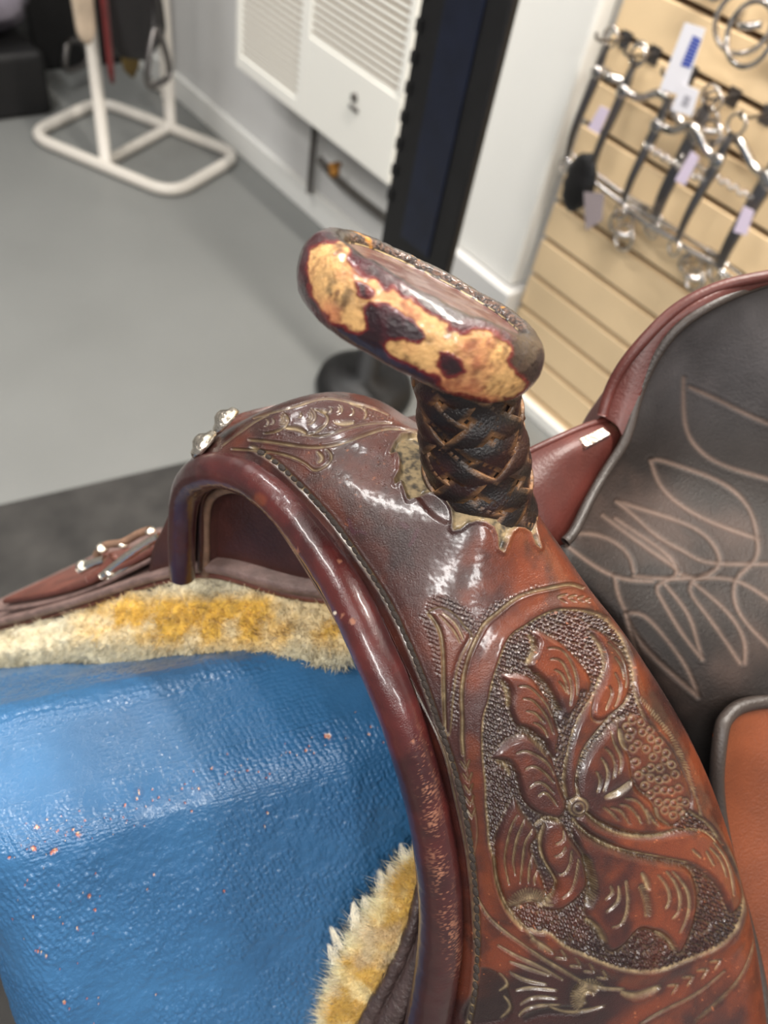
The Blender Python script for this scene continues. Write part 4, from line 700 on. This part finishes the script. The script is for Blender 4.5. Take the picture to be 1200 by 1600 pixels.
# pointed wisps at the fringe
def wisp(x, y, z, dx, dy, ln, n, seed):
    r = np.random.default_rng(seed); V = []; Fs = []
    for k in range(n):
        b = np.array([x+r.normal(0, 5), y+r.normal(0, 5)]); t = np.array([x+dx*ln+r.normal(0, 2.), y+dy*ln+r.normal(0, 2.)]); cv = r.normal(0, 3, 2)
        pts = [P(b[0], b[1], z), P(*(b*.5+t*.5+cv), z-.002), P(t[0], t[1], z-.003)]; q = spline(pts, 7); s = np.cross(q[-1]-q[0], CAMP-q[0]); s = s/n_(s); o = len(V)
        for j in range(7): V += [q[j]-s*.00013*(1-j/7), q[j]+s*.00013*(1-j/7)]
        Fs += [[o+2*j, o+2*j+1, o+2*j+3, o+2*j+2] for j in range(6)]
    return V, Fs
ws = [wisp(557, 1448, .437, -.12, -1, 38, 60, 1), wisp(532, 1480, .44, -.5, -1, 30, 50, 2), wisp(600, 1390, .436, -.25, -1, 30, 50, 3), wisp(636, 1345, .438, -.4, -1, 26, 40, 4), wisp(525, 1500, .44, -.45, -.9, 26, 40, 5), wisp(616, 1368, .437, -.5, -1, 18, 30, 9), wisp(578, 1420, .437, -.5, -.9, 20, 34, 10)]
v, f_ = join([(np.array(a), b) for a, b in ws]); me = rawmesh('wool', v, f_, np.broadcast_to(lin((236, 228, 206)), (len(v), 3))); o = link('wool', me, M_WOOL, nf); o['kind'] = 'stuff'
adopt(saddle)
#@@BLOCK
ca, sa = .939, -.348
TOPU = -.158; LF, WD, RB, CR = .231, .092, .034, .034; YE = .020   # front end, top width, edge and corner radius, near edge
def footprint(nn):
    # rounded rectangle f -.45..LF, l -WD..0 as points and outward normals
    pts = []; nrm = []
    def arc(cx, cy, a0, a1, k):
        for a in np.linspace(a0, a1, k): pts.append((cx+CR*math.cos(a), cy+CR*math.sin(a))); nrm.append((math.cos(a), math.sin(a)))
    x0, x1, y0, y1 = -.45, LF, YE-WD, YE
    def line(a, b, n2, k):
        for t in np.linspace(0, 1, k, endpoint=False)[1:]: pts.append((a[0]*(1-t)+b[0]*t, a[1]*(1-t)+b[1]*t)); nrm.append(n2)
    line((x0+CR, y1), (-.10, y1), (0, 1), 40); line((-.10, y1), (x1-CR, y1), (0, 1), int(nn*.66)); arc(x1-CR, y1-CR, math.pi/2, 0, int(nn*.16)); line((x1, y1-CR), (x1, y0+CR), (1, 0), int(nn*.06)); arc(x1-CR, y0+CR, 0, -math.pi/2, 12)
    line((x1-CR, y0), (-.10, y0), (0, -1), 420); line((-.10, y0), (x0+CR, y0), (0, -1), 20); arc(x0+CR, y0+CR, -math.pi/2, -math.pi, 8); line((x0, y0+CR), (x0, y1-CR), (-1, 0), 10); arc(x0+CR, y1-CR, math.pi, math.pi/2, 8)
    return np.array(pts), np.array(nrm)
fp, fn = footprint(1000); lev = []       # (inset toward the middle line, offset outward, drop, flank run)
for t in np.linspace(0, 1, 90)[:-1]: lev.append((1-t, 0, 0, 0))
sl = math.atan(.75)
for a in np.linspace(0, 1, 60): lev.append((0, a, -1, 0))
for d in np.r_[np.linspace(0, .17, 230)[1:], np.linspace(.17, .42, 14)[1:]]: lev.append((0, 0, -2, d))
rowsB = []
FL2 = np.stack([fn[:, 0]*.03, fn[:, 1]*.75], 1); flare = np.abs(fn[:, 1])*.75+np.abs(fn[:, 0])*.03
for a, b, c, d in lev:
    if c == 0:
        cen = np.stack([np.clip(fp[:, 0], -.38, LF-.07), np.full(len(fp), YE-WD/2)], 1); base = fp-fn*RB*.8; q = base*(1-a)+cen*a; u = np.zeros(len(fp))
    elif c == -1:
        ang = b*(math.pi/2-np.arctan(flare)); q = fp-fn*RB*.8+fn*(RB*np.sin(ang))[:, None]; u = -RB*(1-np.cos(ang)); last = (q, u)
    else:
        q = last[0]+FL2*d; u = last[1]-d
    rowsB.append(np.stack([q[:, 0], q[:, 1], TOPU+u], 1))
RB3 = np.array(rowsB); RB3[..., 0] += .45*np.maximum(0, YE-RB3[..., 1])*sstep(-.1, .2, RB3[..., 0]); BG = W(OC + (.024+RB3[..., 0:1]*ca-RB3[..., 1:2]*sa)*FW + (.014+RB3[..., 0:1]*sa+RB3[..., 1:2]*ca)*LS + RB3[..., 2:3]*UP)
BN = gnormals(BG, None, False, True); cen = BG.mean((0, 1))
if (BN[-60]*(BG[-60]-cen)).sum() < 0: BN = -BN
bx_, by_ = proj(BG)
# canvas weave under thick paint: ribs follow the block
wx = RB3[..., 0]*1000; wy = (RB3[..., 1]+RB3[..., 2]*-1.25)*1000
nz = fbm(BG, 160, 3, 101); wv = worley(np.stack([(wx+wy*.25)/3.3+nz*1.2, wy/2.8+nz*1.0], -1), 9)
canv = (sstep(.75, .1, wv))*sstep(.30, .55, fbm(BG, 45, 3, 103))*.9+.1; topfade = np.ones_like(bx_); topfade[:88] = .5; topfade[150:] = 1.9
hb = canv*.00050*topfade+(fbm(BG, 300, 3, 104)-.5)*.0006*topfade+(fbm(BG, 70, 3, 105)-.5)*.0007+(fbm(BG, 15, 2, 106)-.5)*.0025
cb = mixc(lin((40, 84, 124)), lin((52, 100, 142)), fbm(BG, 30, 4, 107)); chips = np.zeros_like(bx_); rim = np.zeros_like(bx_)
CH = [(512, 1150, 9), (478, 1173, 4), (217, 1238, 6), (214, 1247, 5), (58, 1292, 6), (52, 1325, 7), (86, 1328, 7), (122, 1301, 8), (80, 1332, 4), (115, 1296, 4), (195, 1258, 3), (418, 1270, 4), (413, 1290, 3), (350, 1392, 3), (140, 1400, 5), (52, 1432, 5), (98, 1442, 3), (60, 1485, 3), (72, 1492, 4), (65, 1487, 3), (240, 1365, 3), (230, 1390, 3), (310, 1232, 4), (300, 1268, 3), (366, 1218, 4), (330, 1200, 4), (243, 1555, 3), (100, 1565, 5), (120, 1450, 3), (148, 1420, 3), (15, 1340, 3), (575, 1148, 4)]
for k in range(80):
    t = random.random(); CH.append((40+t*560+random.gauss(0, 8), 1320-t*185+random.gauss(0, 17), random.uniform(1.3, 2.8)))
for k in range(34): CH.append((random.uniform(20, 160), random.uniform(1330, 1600), random.uniform(1.2, 2.2)))
cn = fbm(BG, 700, 3, 108)-.5
for x, y, r in CH:
    mk_ = (np.abs(bx_-x) < r*3) & (np.abs(by_-y) < r*3); v = sstep(1.0, .55, np.hypot((bx_[mk_]-x)*1.1, by_[mk_]-y)/(r*.72)+cn[mk_]*2.2); chips[mk_] = np.maximum(chips[mk_], v*(1 if r > 2.9 else .75)); rim[mk_] = np.maximum(rim[mk_], sstep(1.9, 1.2, np.hypot(bx_[mk_]-x, by_[mk_]-y)/r))
cb = mixc(cb, lin((28, 66, 108)), rim*.35); ccol = mixc(lin((170, 100, 78)), lin((216, 186, 152)), sstep(.45, .55, cn+.5)); cb = mixc(cb, ccol, chips*.9)
stand = empty('saddle_stand', (float(cen[0]), float(cen[1]), 0), 'bright blue painted canvas-covered saddle stand with chipped edges under the saddle', 'saddle stand')
body = link('stand_body', rawmesh('stand_body', (BG+BN*(hb-chips*.0005)[..., None]).reshape(-1, 3), gridfaces(len(lev), len(fp), False, True), cb), M_BLUE, stand)
zb = float(BG[-1, :, 2].mean())
for f, l in ((.18, .1), (.18, -.26), (-.4, .1), (-.4, -.26)):
    b = W(OC+(.024+f*ca-l*sa)*FW+(.014+f*sa+l*ca)*LS); box('leg', (b[0]-.03, b[0]+.03, b[1]-.03, b[1]+.03, .012, zb+.02), M_TUBE, stand, .004)
adopt(stand)
#@@ROOM
fl = [tuple(v) for v in [(-3, -2.5, -.04), (1.5, -2.5, -.04), (1.5, 5.2, -.04), (-3, 5.2, -.04)]]
struct(box('floor', (-3, 1.56, -2.5, 5.2, -.06, 0), M_FLOOR))
struct(box('wall_right', (1.425, 1.56, -2.5, 5.2, 0, 2.7), M_WALL))
struct(box('wall_back', (-3, 1.425, 5.05, 5.2, 0, 2.7), M_WALL))
struct(box('ceiling', (-3, 1.56, -2.5, 5.2, 2.7, 2.78), M_WHITE))
struct(box('baseboard_right', (1.405, 1.425, 1.25, 5.05, 0, .085), M_WHITE, None, .004))
struct(box('baseboard_slatwall', (1.385, 1.425, -2.0, .985, 0, .035), M_WHITE, None, .004))
# rubber mat: its far edge as measured on the floor
e0 = onfloor(0, 795); e1 = onfloor(280, 730); d = (e1-e0)[:2]; d /= n_(d); pn = np.array([d[1], -d[0]])
a = e0[:2]-d*1.3; b = e0[:2]+d*.70; cmat = [a, b, b+pn*1.9, a+pn*1.9]
if (a+pn*1.9)[1] > a[1]: cmat = [a, b, b-pn*1.9, a-pn*1.9]
v = [(*p, 0.0) for p in cmat]+[(*p, .012) for p in cmat]
tag(mesh('rubber_mat', (np.array(v), [[3, 2, 1, 0], [4, 5, 6, 7], [0, 1, 5, 4], [1, 2, 6, 5], [2, 3, 7, 6], [3, 0, 4, 7]]), M_RUB), 'dusty black rubber floor mat under the blue saddle stand', 'mat')
# slatwall: every slat a piece of its own
gz = [.05, .15, .246, .336, .43, .52, .605, .69, .775, .857, .945, 1.035, 1.125, 1.215, 1.305, 1.395, 1.485]
sw = struct(box('wall_slatwall', (1.418, 1.4245, -1.9, .985, .035, 1.5), M_GROOVE)); gz0 = [.035]+gz
slm = None
for k in range(len(gz0)-1):
    z0, z1 = gz0[k]+(.006 if k else 0), gz0[k+1]-.006; o = mesh('slat', boxmesh(1.400, 1.4178, -1.9, .985, z0, z1, .002), M_SLAT, sw)
# pillar
pm = boxmesh(1.372, 1.4245, 1.01, 1.215, .285, 2.7, .012); struct(mesh('trim_1', pm, M_WHITE))
struct(mesh('trim_2', boxmesh(1.35, 1.4245, .99, 1.235, 0, .285, .006), M_WALL))
# ------------------------------------------------------------------ wall heater
ht = empty('wall_heater', (1.33, 1.735, .39), 'white louvred wall heater on the grey wall', 'heater')
x0, x1, y0, y1, z0, z1 = 1.25, 1.4245, 1.372, 2.095, .39, 1.15
mesh('cabinet', join([boxmesh(x0+.012, x1, y0, y1, z0, z1, .006), boxmesh(x0, x0+.012, y0, 1.745, z0, .59, .003), boxmesh(x0, x0+.012, 1.745, 1.785, z0, z1, .003), boxmesh(x0, x0+.012, 2.07, y1, z0, z1, .003), boxmesh(x0, x0+.012, 1.785, 2.07, z0, .425, .003), boxmesh(x0, x0+.012, y0, y0+.02, .59, z1, .003)]), M_HEAT, ht)
def louvre(ya, yb, za, zb_, n, nm):
    fr_ = mesh(nm, boxmesh(x0+.0105, x0+.0125, ya, yb, za, zb_), M_BACK, ht)
    v = np.array([(x0+.0112, ya, 0.0), (x0+.0112, yb, .0), (x0+.004, yb, 0), (x0+.004, ya, 0), (x0+.0112, ya, .008), (x0+.0112, yb, .008), (x0+.004, yb, .0075), (x0+.004, ya, .0075)])
    me = rawmesh('slat', v, [[3, 2, 1, 0], [4, 5, 6, 7], [0, 1, 5, 4], [1, 2, 6, 5], [2, 3, 7, 6], [3, 0, 4, 7]]); me.materials.append(M_HEAT)
    for k in range(n):
        o = bpy.data.objects.new('slat', me); COL.objects.link(o); o.parent = fr_; o.location = (0, 0, za+.002+(zb_-za)*k/n)
louvre(1.785, 2.07, .425, 1.10, 40, 'louvre_grille'); louvre(1.392, 1.745, .59, 1.10, 30, 'louvre_grille')
kp = onwall(555, 152, 1.25)
mesh('control_knob', lathe([(.010, 0), (.010, .006), (.008, .009), (.0001, .009)], (1.25, kp[1], kp[2]), (-1, 0, 0), 16, False), M_PIPE, ht)
box('latch', (1.244, 1.25, kp[1]-.02, kp[1]+.015, kp[2]-.028, kp[2]-.022), M_PIPE, ht)
adopt(ht)
# pipes below the heater
pp = empty('gas_pipe', (1.40, 1.5, .2), 'dark pipe with brass valve below the white heater', 'pipe')
a0 = onwall(490, 225, 1.39); a1 = onwall(483, 300, 1.39)
tube('pipe', np.array([(1.39, a0[1], .395), (1.39, a0[1], .3), (1.39, a0[1], float(a1[2])+.0)]), .011, M_PIPE, pp, ns=10)
b0 = onwall(500, 250, 1.37); b1 = onwall(600, 335, 1.37)
tube('pipe', resample([(1.37, b0[1], b0[2]), (1.365, (b0[1]+b1[1])/2, (b0[2]+b1[2])/2-.01), (1.37, b1[1]-.2, b1[2])], 12), .012, M_PIPE, pp, ns=10)
vp = onwall(522, 268, 1.36); mesh('valve', join([sphmesh(vp, .017, 12, 8), boxmesh(vp[0]-.02, vp[0]+.02, vp[1]-.006, vp[1]+.006, vp[2]+.012, vp[2]+.024)]), M_BRASS, pp, True)
adopt(pp)
# ------------------------------------------------------------------ black display upright and its round foot
bu = empty('display_stand', (1.07, 1.04, 0), 'tall black slotted display upright on a round black foot, in front of the white wall', 'display stand')
bx0 = 1.0
mesh('post', boxmesh(bx0, bx0+.02, .893, 1.092, .30, 2.35, .006), M_BLK, bu)
mesh('blue_panel', boxmesh(bx0-.004, bx0, .945, 1.03, .5, 2.2, .001), M_NAVY, bu)
for k in range(14):
    z = .55+k*.05; mesh('hook_bracket', boxmesh(bx0-.004, bx0, 1.076, 1.090, z, z+.02), M_BLK, bu)
fp_ = onfloor(572, 590, .05); mesh('foot', lathe([(.0001, 0), (.12, 0), (.125, .02), (.118, .045), (.09, .06), (.03, .068), (.03, .32), (.0001, .32)], (fp_[0], fp_[1], 0), (0, 0, 1), 40, False), M_BLK, bu, True)
adopt(bu)
#@@RACK
rk = empty('saddle_rack', (1.10, 2.5, 0), 'white tubular steel saddle rack standing on the grey floor', 'saddle rack')
r_ = .019; A = np.array([.80, 2.63, r_]); Bp = np.array([1.05, 2.13, r_]); Cp = np.array([1.385, 2.285, r_]); Dp = np.array([1.12, 2.80, r_])
def loop(ps, rc_=.09, k=8):
    out = []; n = len(ps)
    for i in range(n):
        p = ps[i]; a = ps[i-1]; b = ps[(i+1) % n]; u = (a-p)/n_(a-p); v = (b-p)/n_(b-p)
        for t in np.linspace(0, 1, k): out.append((1-t)**2*(p+u*rc_)+2*t*(1-t)*p+t*t*(p+v*rc_))
    return np.array(out)
v, f_ = tubemesh(loop([A, Bp, Cp, Dp]), r_, 14, closed=True); mesh('base_ring', (v, f_), M_TUBE, rk, True)
p1 = np.array([.950, 2.385, r_]); p2 = np.array([1.262, 2.548, r_])
tube('crossbar', np.array([p1, (p1+p2)/2, p2]), .017, M_TUBE, rk, ns=12)
def vert(p, z): return np.array([p, [p[0], p[1], z/2], [p[0], p[1], z]])
tube('post', vert(p1, .78), .019, M_TUBE, rk, ns=14); tube('post', vert(p2, .78), .019, M_TUBE, rk, ns=14)
tube('top_bar', np.array([[p1[0], p1[1], .78], [(p1[0]+p2[0])/2, (p1[1]+p2[1])/2, .78], [p2[0], p2[1], .78]]), .022, M_TUBE, rk, ns=12)
adopt(rk)
# leather hanging on the rack: a saddle whose lower parts are seen
s2 = empty('hanging_saddle', (1.10, 2.47, .5), 'dark saddle with cream and red straps hanging on the white tubular rack', 'saddle')
def hang(name, x, y, z0, w0, w1, m, z1=.62, dirv=(.886, .463), th_=.012, bow=0.0):
    d = np.array([*dirv, 0.]); nn = np.array([-d[1], d[0], 0]); rows = []
    for t in np.linspace(0, 1, 14):
        w_ = w0*(1-t)+w1*t; w_ *= min(1, math.sqrt(max(1e-3, t*9))); c = np.array([x, y, z0*(1-t)+z1*t])+nn*bow*math.sin(t*3.1)
        rows.append([c+d*w_*s for s in np.linspace(-1, 1, 7)])
    return sheet(name, np.array(rows), m, s2, th_)
q = onwall(138, 52, p1[0]-.05); hang('fender', q[0], q[1], q[2]-.03, .032, .045, M_FLEA, .66)
q = onwall(178, 120, p1[0]+.02); hang('strap', q[0], q[1], q[2]-.02, .016, .026, M_RED, .66, (.6, .8))
q = P(228, 95, 2.42); hang('flap', q[0], q[1], q[2], .12, .15, M_BLKLEA, .70, (.886, .463), .03, .02)
q = P(208, 108, 2.7); hang('pad', q[0], q[1], q[2]-.03, .04, .06, M_OCHRE, .5)
q = P(245, 75, 2.3); c = np.array([q[0], q[1], q[2]]); hd = np.array([.886, .463, 0])
pth = resample([c+[0, 0, .06], c+hd*.035+[0, 0, .0], c+hd*.055+[0, 0, -.085], c+hd*.0+[0, 0, -.10], c-hd*.055+[0, 0, -.085], c-hd*.035, c+[0, 0, .06]], 40)
tube('stirrup', pth, .010, M_STEEL, s2, ns=10); tube('stirrup_strap', np.array([c+[0, 0, .05], c+[0, 0, .14], c+[0, 0, .35]]), .016, M_BLKLEA, s2, ns=8, flat=.4)
q = P(118, 85, 2.75); c = np.array(q)
pth = resample([c+[0, 0, .05]-hd*.03, c+hd*.04+[0, 0, .03], c+hd*.06+[0, 0, -.03], c-hd*.0+[0, 0, -.045], c-hd*.06+[0, 0, -.03], c-hd*.03+[0, 0, .05]], 36)
tube('stirrup', pth, .011, M_STEEL, s2, ns=10)
adopt(s2)
# white floor pipe of a second rack behind, black storage box, plastic bag, far dark rail
r2 = empty('pipe_rack', (1.40, 2.85, 0), 'second white tubular rack partly hidden behind the first', 'saddle rack')
a = onfloor(192, 165, .02); b = onfloor(245, 135, .02); c_ = onfloor(275, 150, .02)
q = onfloor(280, 150, .02)
tube('upright', np.array([[q[0]-.03, q[1]+.05, .0], [q[0]-.03, q[1]+.05, .4], [q[0]-.03, q[1]+.05, .9]]), .016, M_TUBE, r2, ns=12)
tube('foot_bar', np.array([[q[0]-.03, q[1]+.05, .02], (q+np.array([b[0], b[1], .02]))/2, [b[0], b[1]+.02, .02]]), .016, M_TUBE, r2, ns=12)
adopt(r2)
bq = onfloor(88, 172); tag(mesh('storage_box', boxmesh(bq[0]-1.1, bq[0]-.02, bq[1]-.03, bq[1]+.5, 0, .20, .02), M_BAG), 'black box on the floor at the left, behind the white rack', 'box')
gq = P(30, 20, 2.95); ng = rng.normal(0, 1, (200, 3))
sv_, sf_ = sphmesh((0, 0, 0), (.26, .18, .10), 36, 24); sv_ = sv_*(1+.35*(fbm(sv_, 9, 4, 5)-.5)[:, None]*2)
tag(mesh('plastic_bag', (sv_+np.array([bq[0]-.26, bq[1]+.16, .302]), sf_), M_PLAST, None, True), 'crumpled lilac-grey plastic bag lying on the black box', 'bag')
tag(mesh('dark_cabinet', join([boxmesh(bq[0]+.06, 1.36, 3.12, 3.6, 0, 1.0, .01), boxmesh(bq[0]+.04, 1.38, 3.09, 3.12, .30, .33)]), M_BLK), 'dark cabinet behind the white racks, also standing in for shaded floor', 'cabinet')  # set forward so its black front also covers shaded floor
#@@BITS
def bitmesh_parts(w, h, style):
    """curb bit in the y-z plane: shanks, mouthpiece, lower bar, rings"""
    out = []
    for s in (-1, 1):
        y = s*w/2
        sh = [(0, y, .045), (-.004, y, .02), (-.002, y, 0), (-.010, y, -h*.35), (-.016, y, -h*.7), (-.008, y, -h)]
        out.append(('shank', tubemesh(resample(sh, 26), np.interp(np.linspace(0, 1, 26), [0, .3, .7, 1], [.006, .010, .0075, .0055]), 8), M_STEEL))
        th = np.linspace(0, 2*math.pi, 20, endpoint=False)
        out.append(('ring', tubemesh(np.stack([0*th, y+.016*np.cos(th), .058+.016*np.sin(th)], 1), .0028, 7, closed=True), M_CHROME))
        out.append(('ring', tubemesh(np.stack([.006*np.cos(th)-.008, y+.015*np.cos(th), -h-.014+.015*np.sin(th)], 1), .0026, 7, closed=True), M_CHROME))
        out.append(('boss', sphmesh((-.008, y, -.002), (.006, .013, .013), 12, 8), M_CHROME))
    mp = [(0, -w/2, 0), (.0, -w/4, .004), (-.01, 0, .028 if style else .004), (0, w/4, .004), (0, w/2, 0)]
    out.append(('mouthpiece', tubemesh(resample(mp, 24), .0080, 9), M_CHROME))
    if style == 2:
        nn = 16; yy = np.linspace(-w/2, w/2, nn); rs = [tubemesh(np.stack([-.012+.004*np.cos(t_), np.full(10, y)+.006*np.sin(t_)*((k % 2)), -h*.05-.03+.006*np.sin(t_)], 1), .0016, 5, closed=True) for k, y in enumerate(yy) for t_ in (np.linspace(0, 2*math.pi, 10, endpoint=False),)]
        out.append(('curb_chain', join(rs), M_CHROME))
    out.append(('lower_bar', tubemesh(resample([(-.008, -w/2, -h), (-.012, 0, -h-.004), (-.008, w/2, -h)], 12), .0055, 8), M_CHROME))
    out.append(('lower_bar', tubemesh(resample([(-.010, -w/2, -h+.016), (-.014, 0, -h+.013), (-.010, w/2, -h+.016)], 12), .0026, 8), M_CHROME))
    return out
GB = 'curb bits hanging on the slatwall'
def bit(y, z, w, h, x, style, label, rot=0.):
    e = empty('curb_bit', (x, y, z), label, 'horse bit', GB); e.rotation_euler = (0, 0, rot)
    for nm, vf, m_ in bitmesh_parts(w, h, style): mesh(nm, vf, m_, e, True)
    hk = e; return e
bit(.795, .800, .165, .165, 1.345, 1, 'curb bit hanging second from the white pillar, behind the blue-printed tag')
bit(.628, .795, .150, .165, 1.345, 2, 'curb bit with chain hanging third from the white pillar')
bit(.470, .790, .150, .165, 1.345, 1, 'curb bit at the right edge of the picture, above the cantle')
bit(.915, .805, .070, .165, 1.350, 0, 'narrow dark curb bit hanging nearest the white pillar')
bit(.70, .79, .135, .150, 1.318, 2, 'curb bit with ported mouthpiece hanging in front of its neighbours')
def snaffle(y, z, x, R, label, rr=.0045):
    e = empty('ring_snaffle', (x, y, z), label, 'horse bit', 'ring snaffles hanging on the slatwall'); th = np.linspace(0, 2*math.pi, 40, endpoint=False)
    for s, tl in ((-1, .2), (1, -.25)):
        mesh('ring', tubemesh(np.stack([.02*s+R*tl*np.cos(th), s*.02+R*np.cos(th), R*np.sin(th)-R], 1), rr, 10, closed=True), M_CHROME, e, True)
    mesh('mouthpiece', tubemesh(resample([(-.02, -.03, -R*.6), (-.03, -.01, -R*.8), (-.01, .01, -R*.85), (.02, .03, -R*.6)], 16), .006, 9), M_CHROME, e, True); return e
snaffle(.695, 1.01, 1.33, .043, 'large loose ring snaffle at the top right beside the blue-printed tag')
snaffle(.605, 1.03, 1.372, .040, 'loose ring snaffle in the top right corner')
snaffle(.80, 1.02, 1.36, .020, 'small ring snaffle at the top, above the blue-printed tag', .004)
snaffle(.700, .83, 1.36, .022, 'small ring snaffle hanging right of the plain white tag', .004)
snaffle(.775, .595, 1.36, .024, 'small ring snaffle under the lower row of bits', .0035)
snaffle(.60, .60, 1.36, .020, 'small dark-hooked snaffle just above the cantle', .0035)
# peg hooks
hm = join([tubemesh(resample([(1.40, 0, 0), (1.36, 0, 0), (1.315, 0, .004), (1.305, 0, .016)], 12), .003, 7), boxmesh(1.398, 1.402, -.012, .012, -.018, .012)])
hme = rawmesh('peg_hook', *hm); hme.materials.append(M_STEEL)
HL = ['nearest the white pillar, above the narrow bit', 'above the curb bit beside the pillar', 'above the second curb bit, behind the blue-printed tag', 'above the small ring snaffle in the middle', 'above the curb bit with chain', 'between the two rightmost curb bits', 'above the rightmost curb bit', 'under the lower row of bits, nearer the pillar', 'just above the cantle', 'holding the large ring snaffle at the top', 'in the top right corner', 'at the top left, holding a small snaffle']
for k, (y, z) in enumerate([(.95, .857), (.88, .857), (.795, .857), (.70, .857), (.628, .857), (.55, .857), (.47, .857), (.775, .605), (.60, .605), (.695, 1.035), (.61, 1.035), (.80, 1.035)]):
    o = bpy.data.objects.new('peg_hook', hme); COL.objects.link(o); o.location = (0, y, z); tag(o, 'steel peg hook '+HL[k], 'hook', 'steel peg hooks on the slatwall')
# tags
def pt_tag(name, x, quad, m_, label, extra=None, grp='paper price tags on the bits'):
    v = np.array([onwall(px, py, x) for px, py in quad]); v2 = v+np.array([.0012, 0, 0])
    o = mesh(name, (np.concatenate([v, v2]), [[0, 1, 2, 3], [7, 6, 5, 4], [0, 4, 5, 1], [1, 5, 6, 2], [2, 6, 7, 3], [3, 7, 4, 0]]), m_); tag(o, label, 'price tag', grp); return o
t1 = pt_tag('price_tag', 1.295, [(1070, 35), (1102, 45), (1068, 150), (1030, 140)], M_TAG, 'long white price tag with a blue printed block, top right')
v = np.array([onwall(px, py, 1.2945) for px, py in [(1083, 55), (1096, 62), (1078, 108), (1063, 103)]]); n0 = []
for k in range(9):
    a, b = k/9, (k+.78)/9; n0.append((np.array([v[0]*(1-a)+v[3]*a, v[1]*(1-a)+v[2]*a, v[1]*(1-b)+v[2]*b, v[0]*(1-b)+v[3]*b]), [[0, 1, 2, 3]]))
mesh('blue_print', join(n0), M_TAGB, t1)
t2 = pt_tag('price_tag', 1.290, [(1065, 130), (1092, 142), (1080, 182), (1048, 172)], M_TAG, 'small white price tag below the blue-printed one')
v = np.array([onwall(px, py, 1.2895) for px, py in [(1070, 148), (1080, 152), (1074, 168), (1064, 164)]]); mesh('grey_print', (v, [[0, 1, 2, 3]]), mat('grey_print', (170, 168, 176), .6), t2)
pt_tag('price_tag', 1.30, [(938, 165), (952, 172), (935, 210), (918, 200)], M_TAGP, 'lilac tag beside the dark shank nearest the pillar')
pt_tag('price_tag', 1.30, [(1080, 236), (1092, 246), (1070, 290), (1054, 282)], M_TAGP, 'lilac tag beside the chain in the middle of the bits')
pt_tag('price_tag', 1.30, [(1162, 322), (1178, 330), (1166, 368), (1146, 362)], M_TAGP, 'pinkish tag at the right, just above the cantle')
pt_tag('price_tag', 1.30, [(912, 300), (944, 302), (940, 345), (915, 360)], mat('dim_tag', (150, 138, 140), .6), 'dim greyish tag hanging below the black pouch')
pc = onwall(905, 285, 1.33); sv_, sf_ = sphmesh((0, 0, 0), (.012, .028, .048), 20, 14); sv_ = sv_*(1+.25*(fbm(sv_, 60, 3, 5)-.5)[:, None]*2)
tag(mesh('black_pouch', (sv_*1.3+pc, sf_), M_BLK, None, True), 'small black pouch hanging low beside the white pillar', 'pouch')
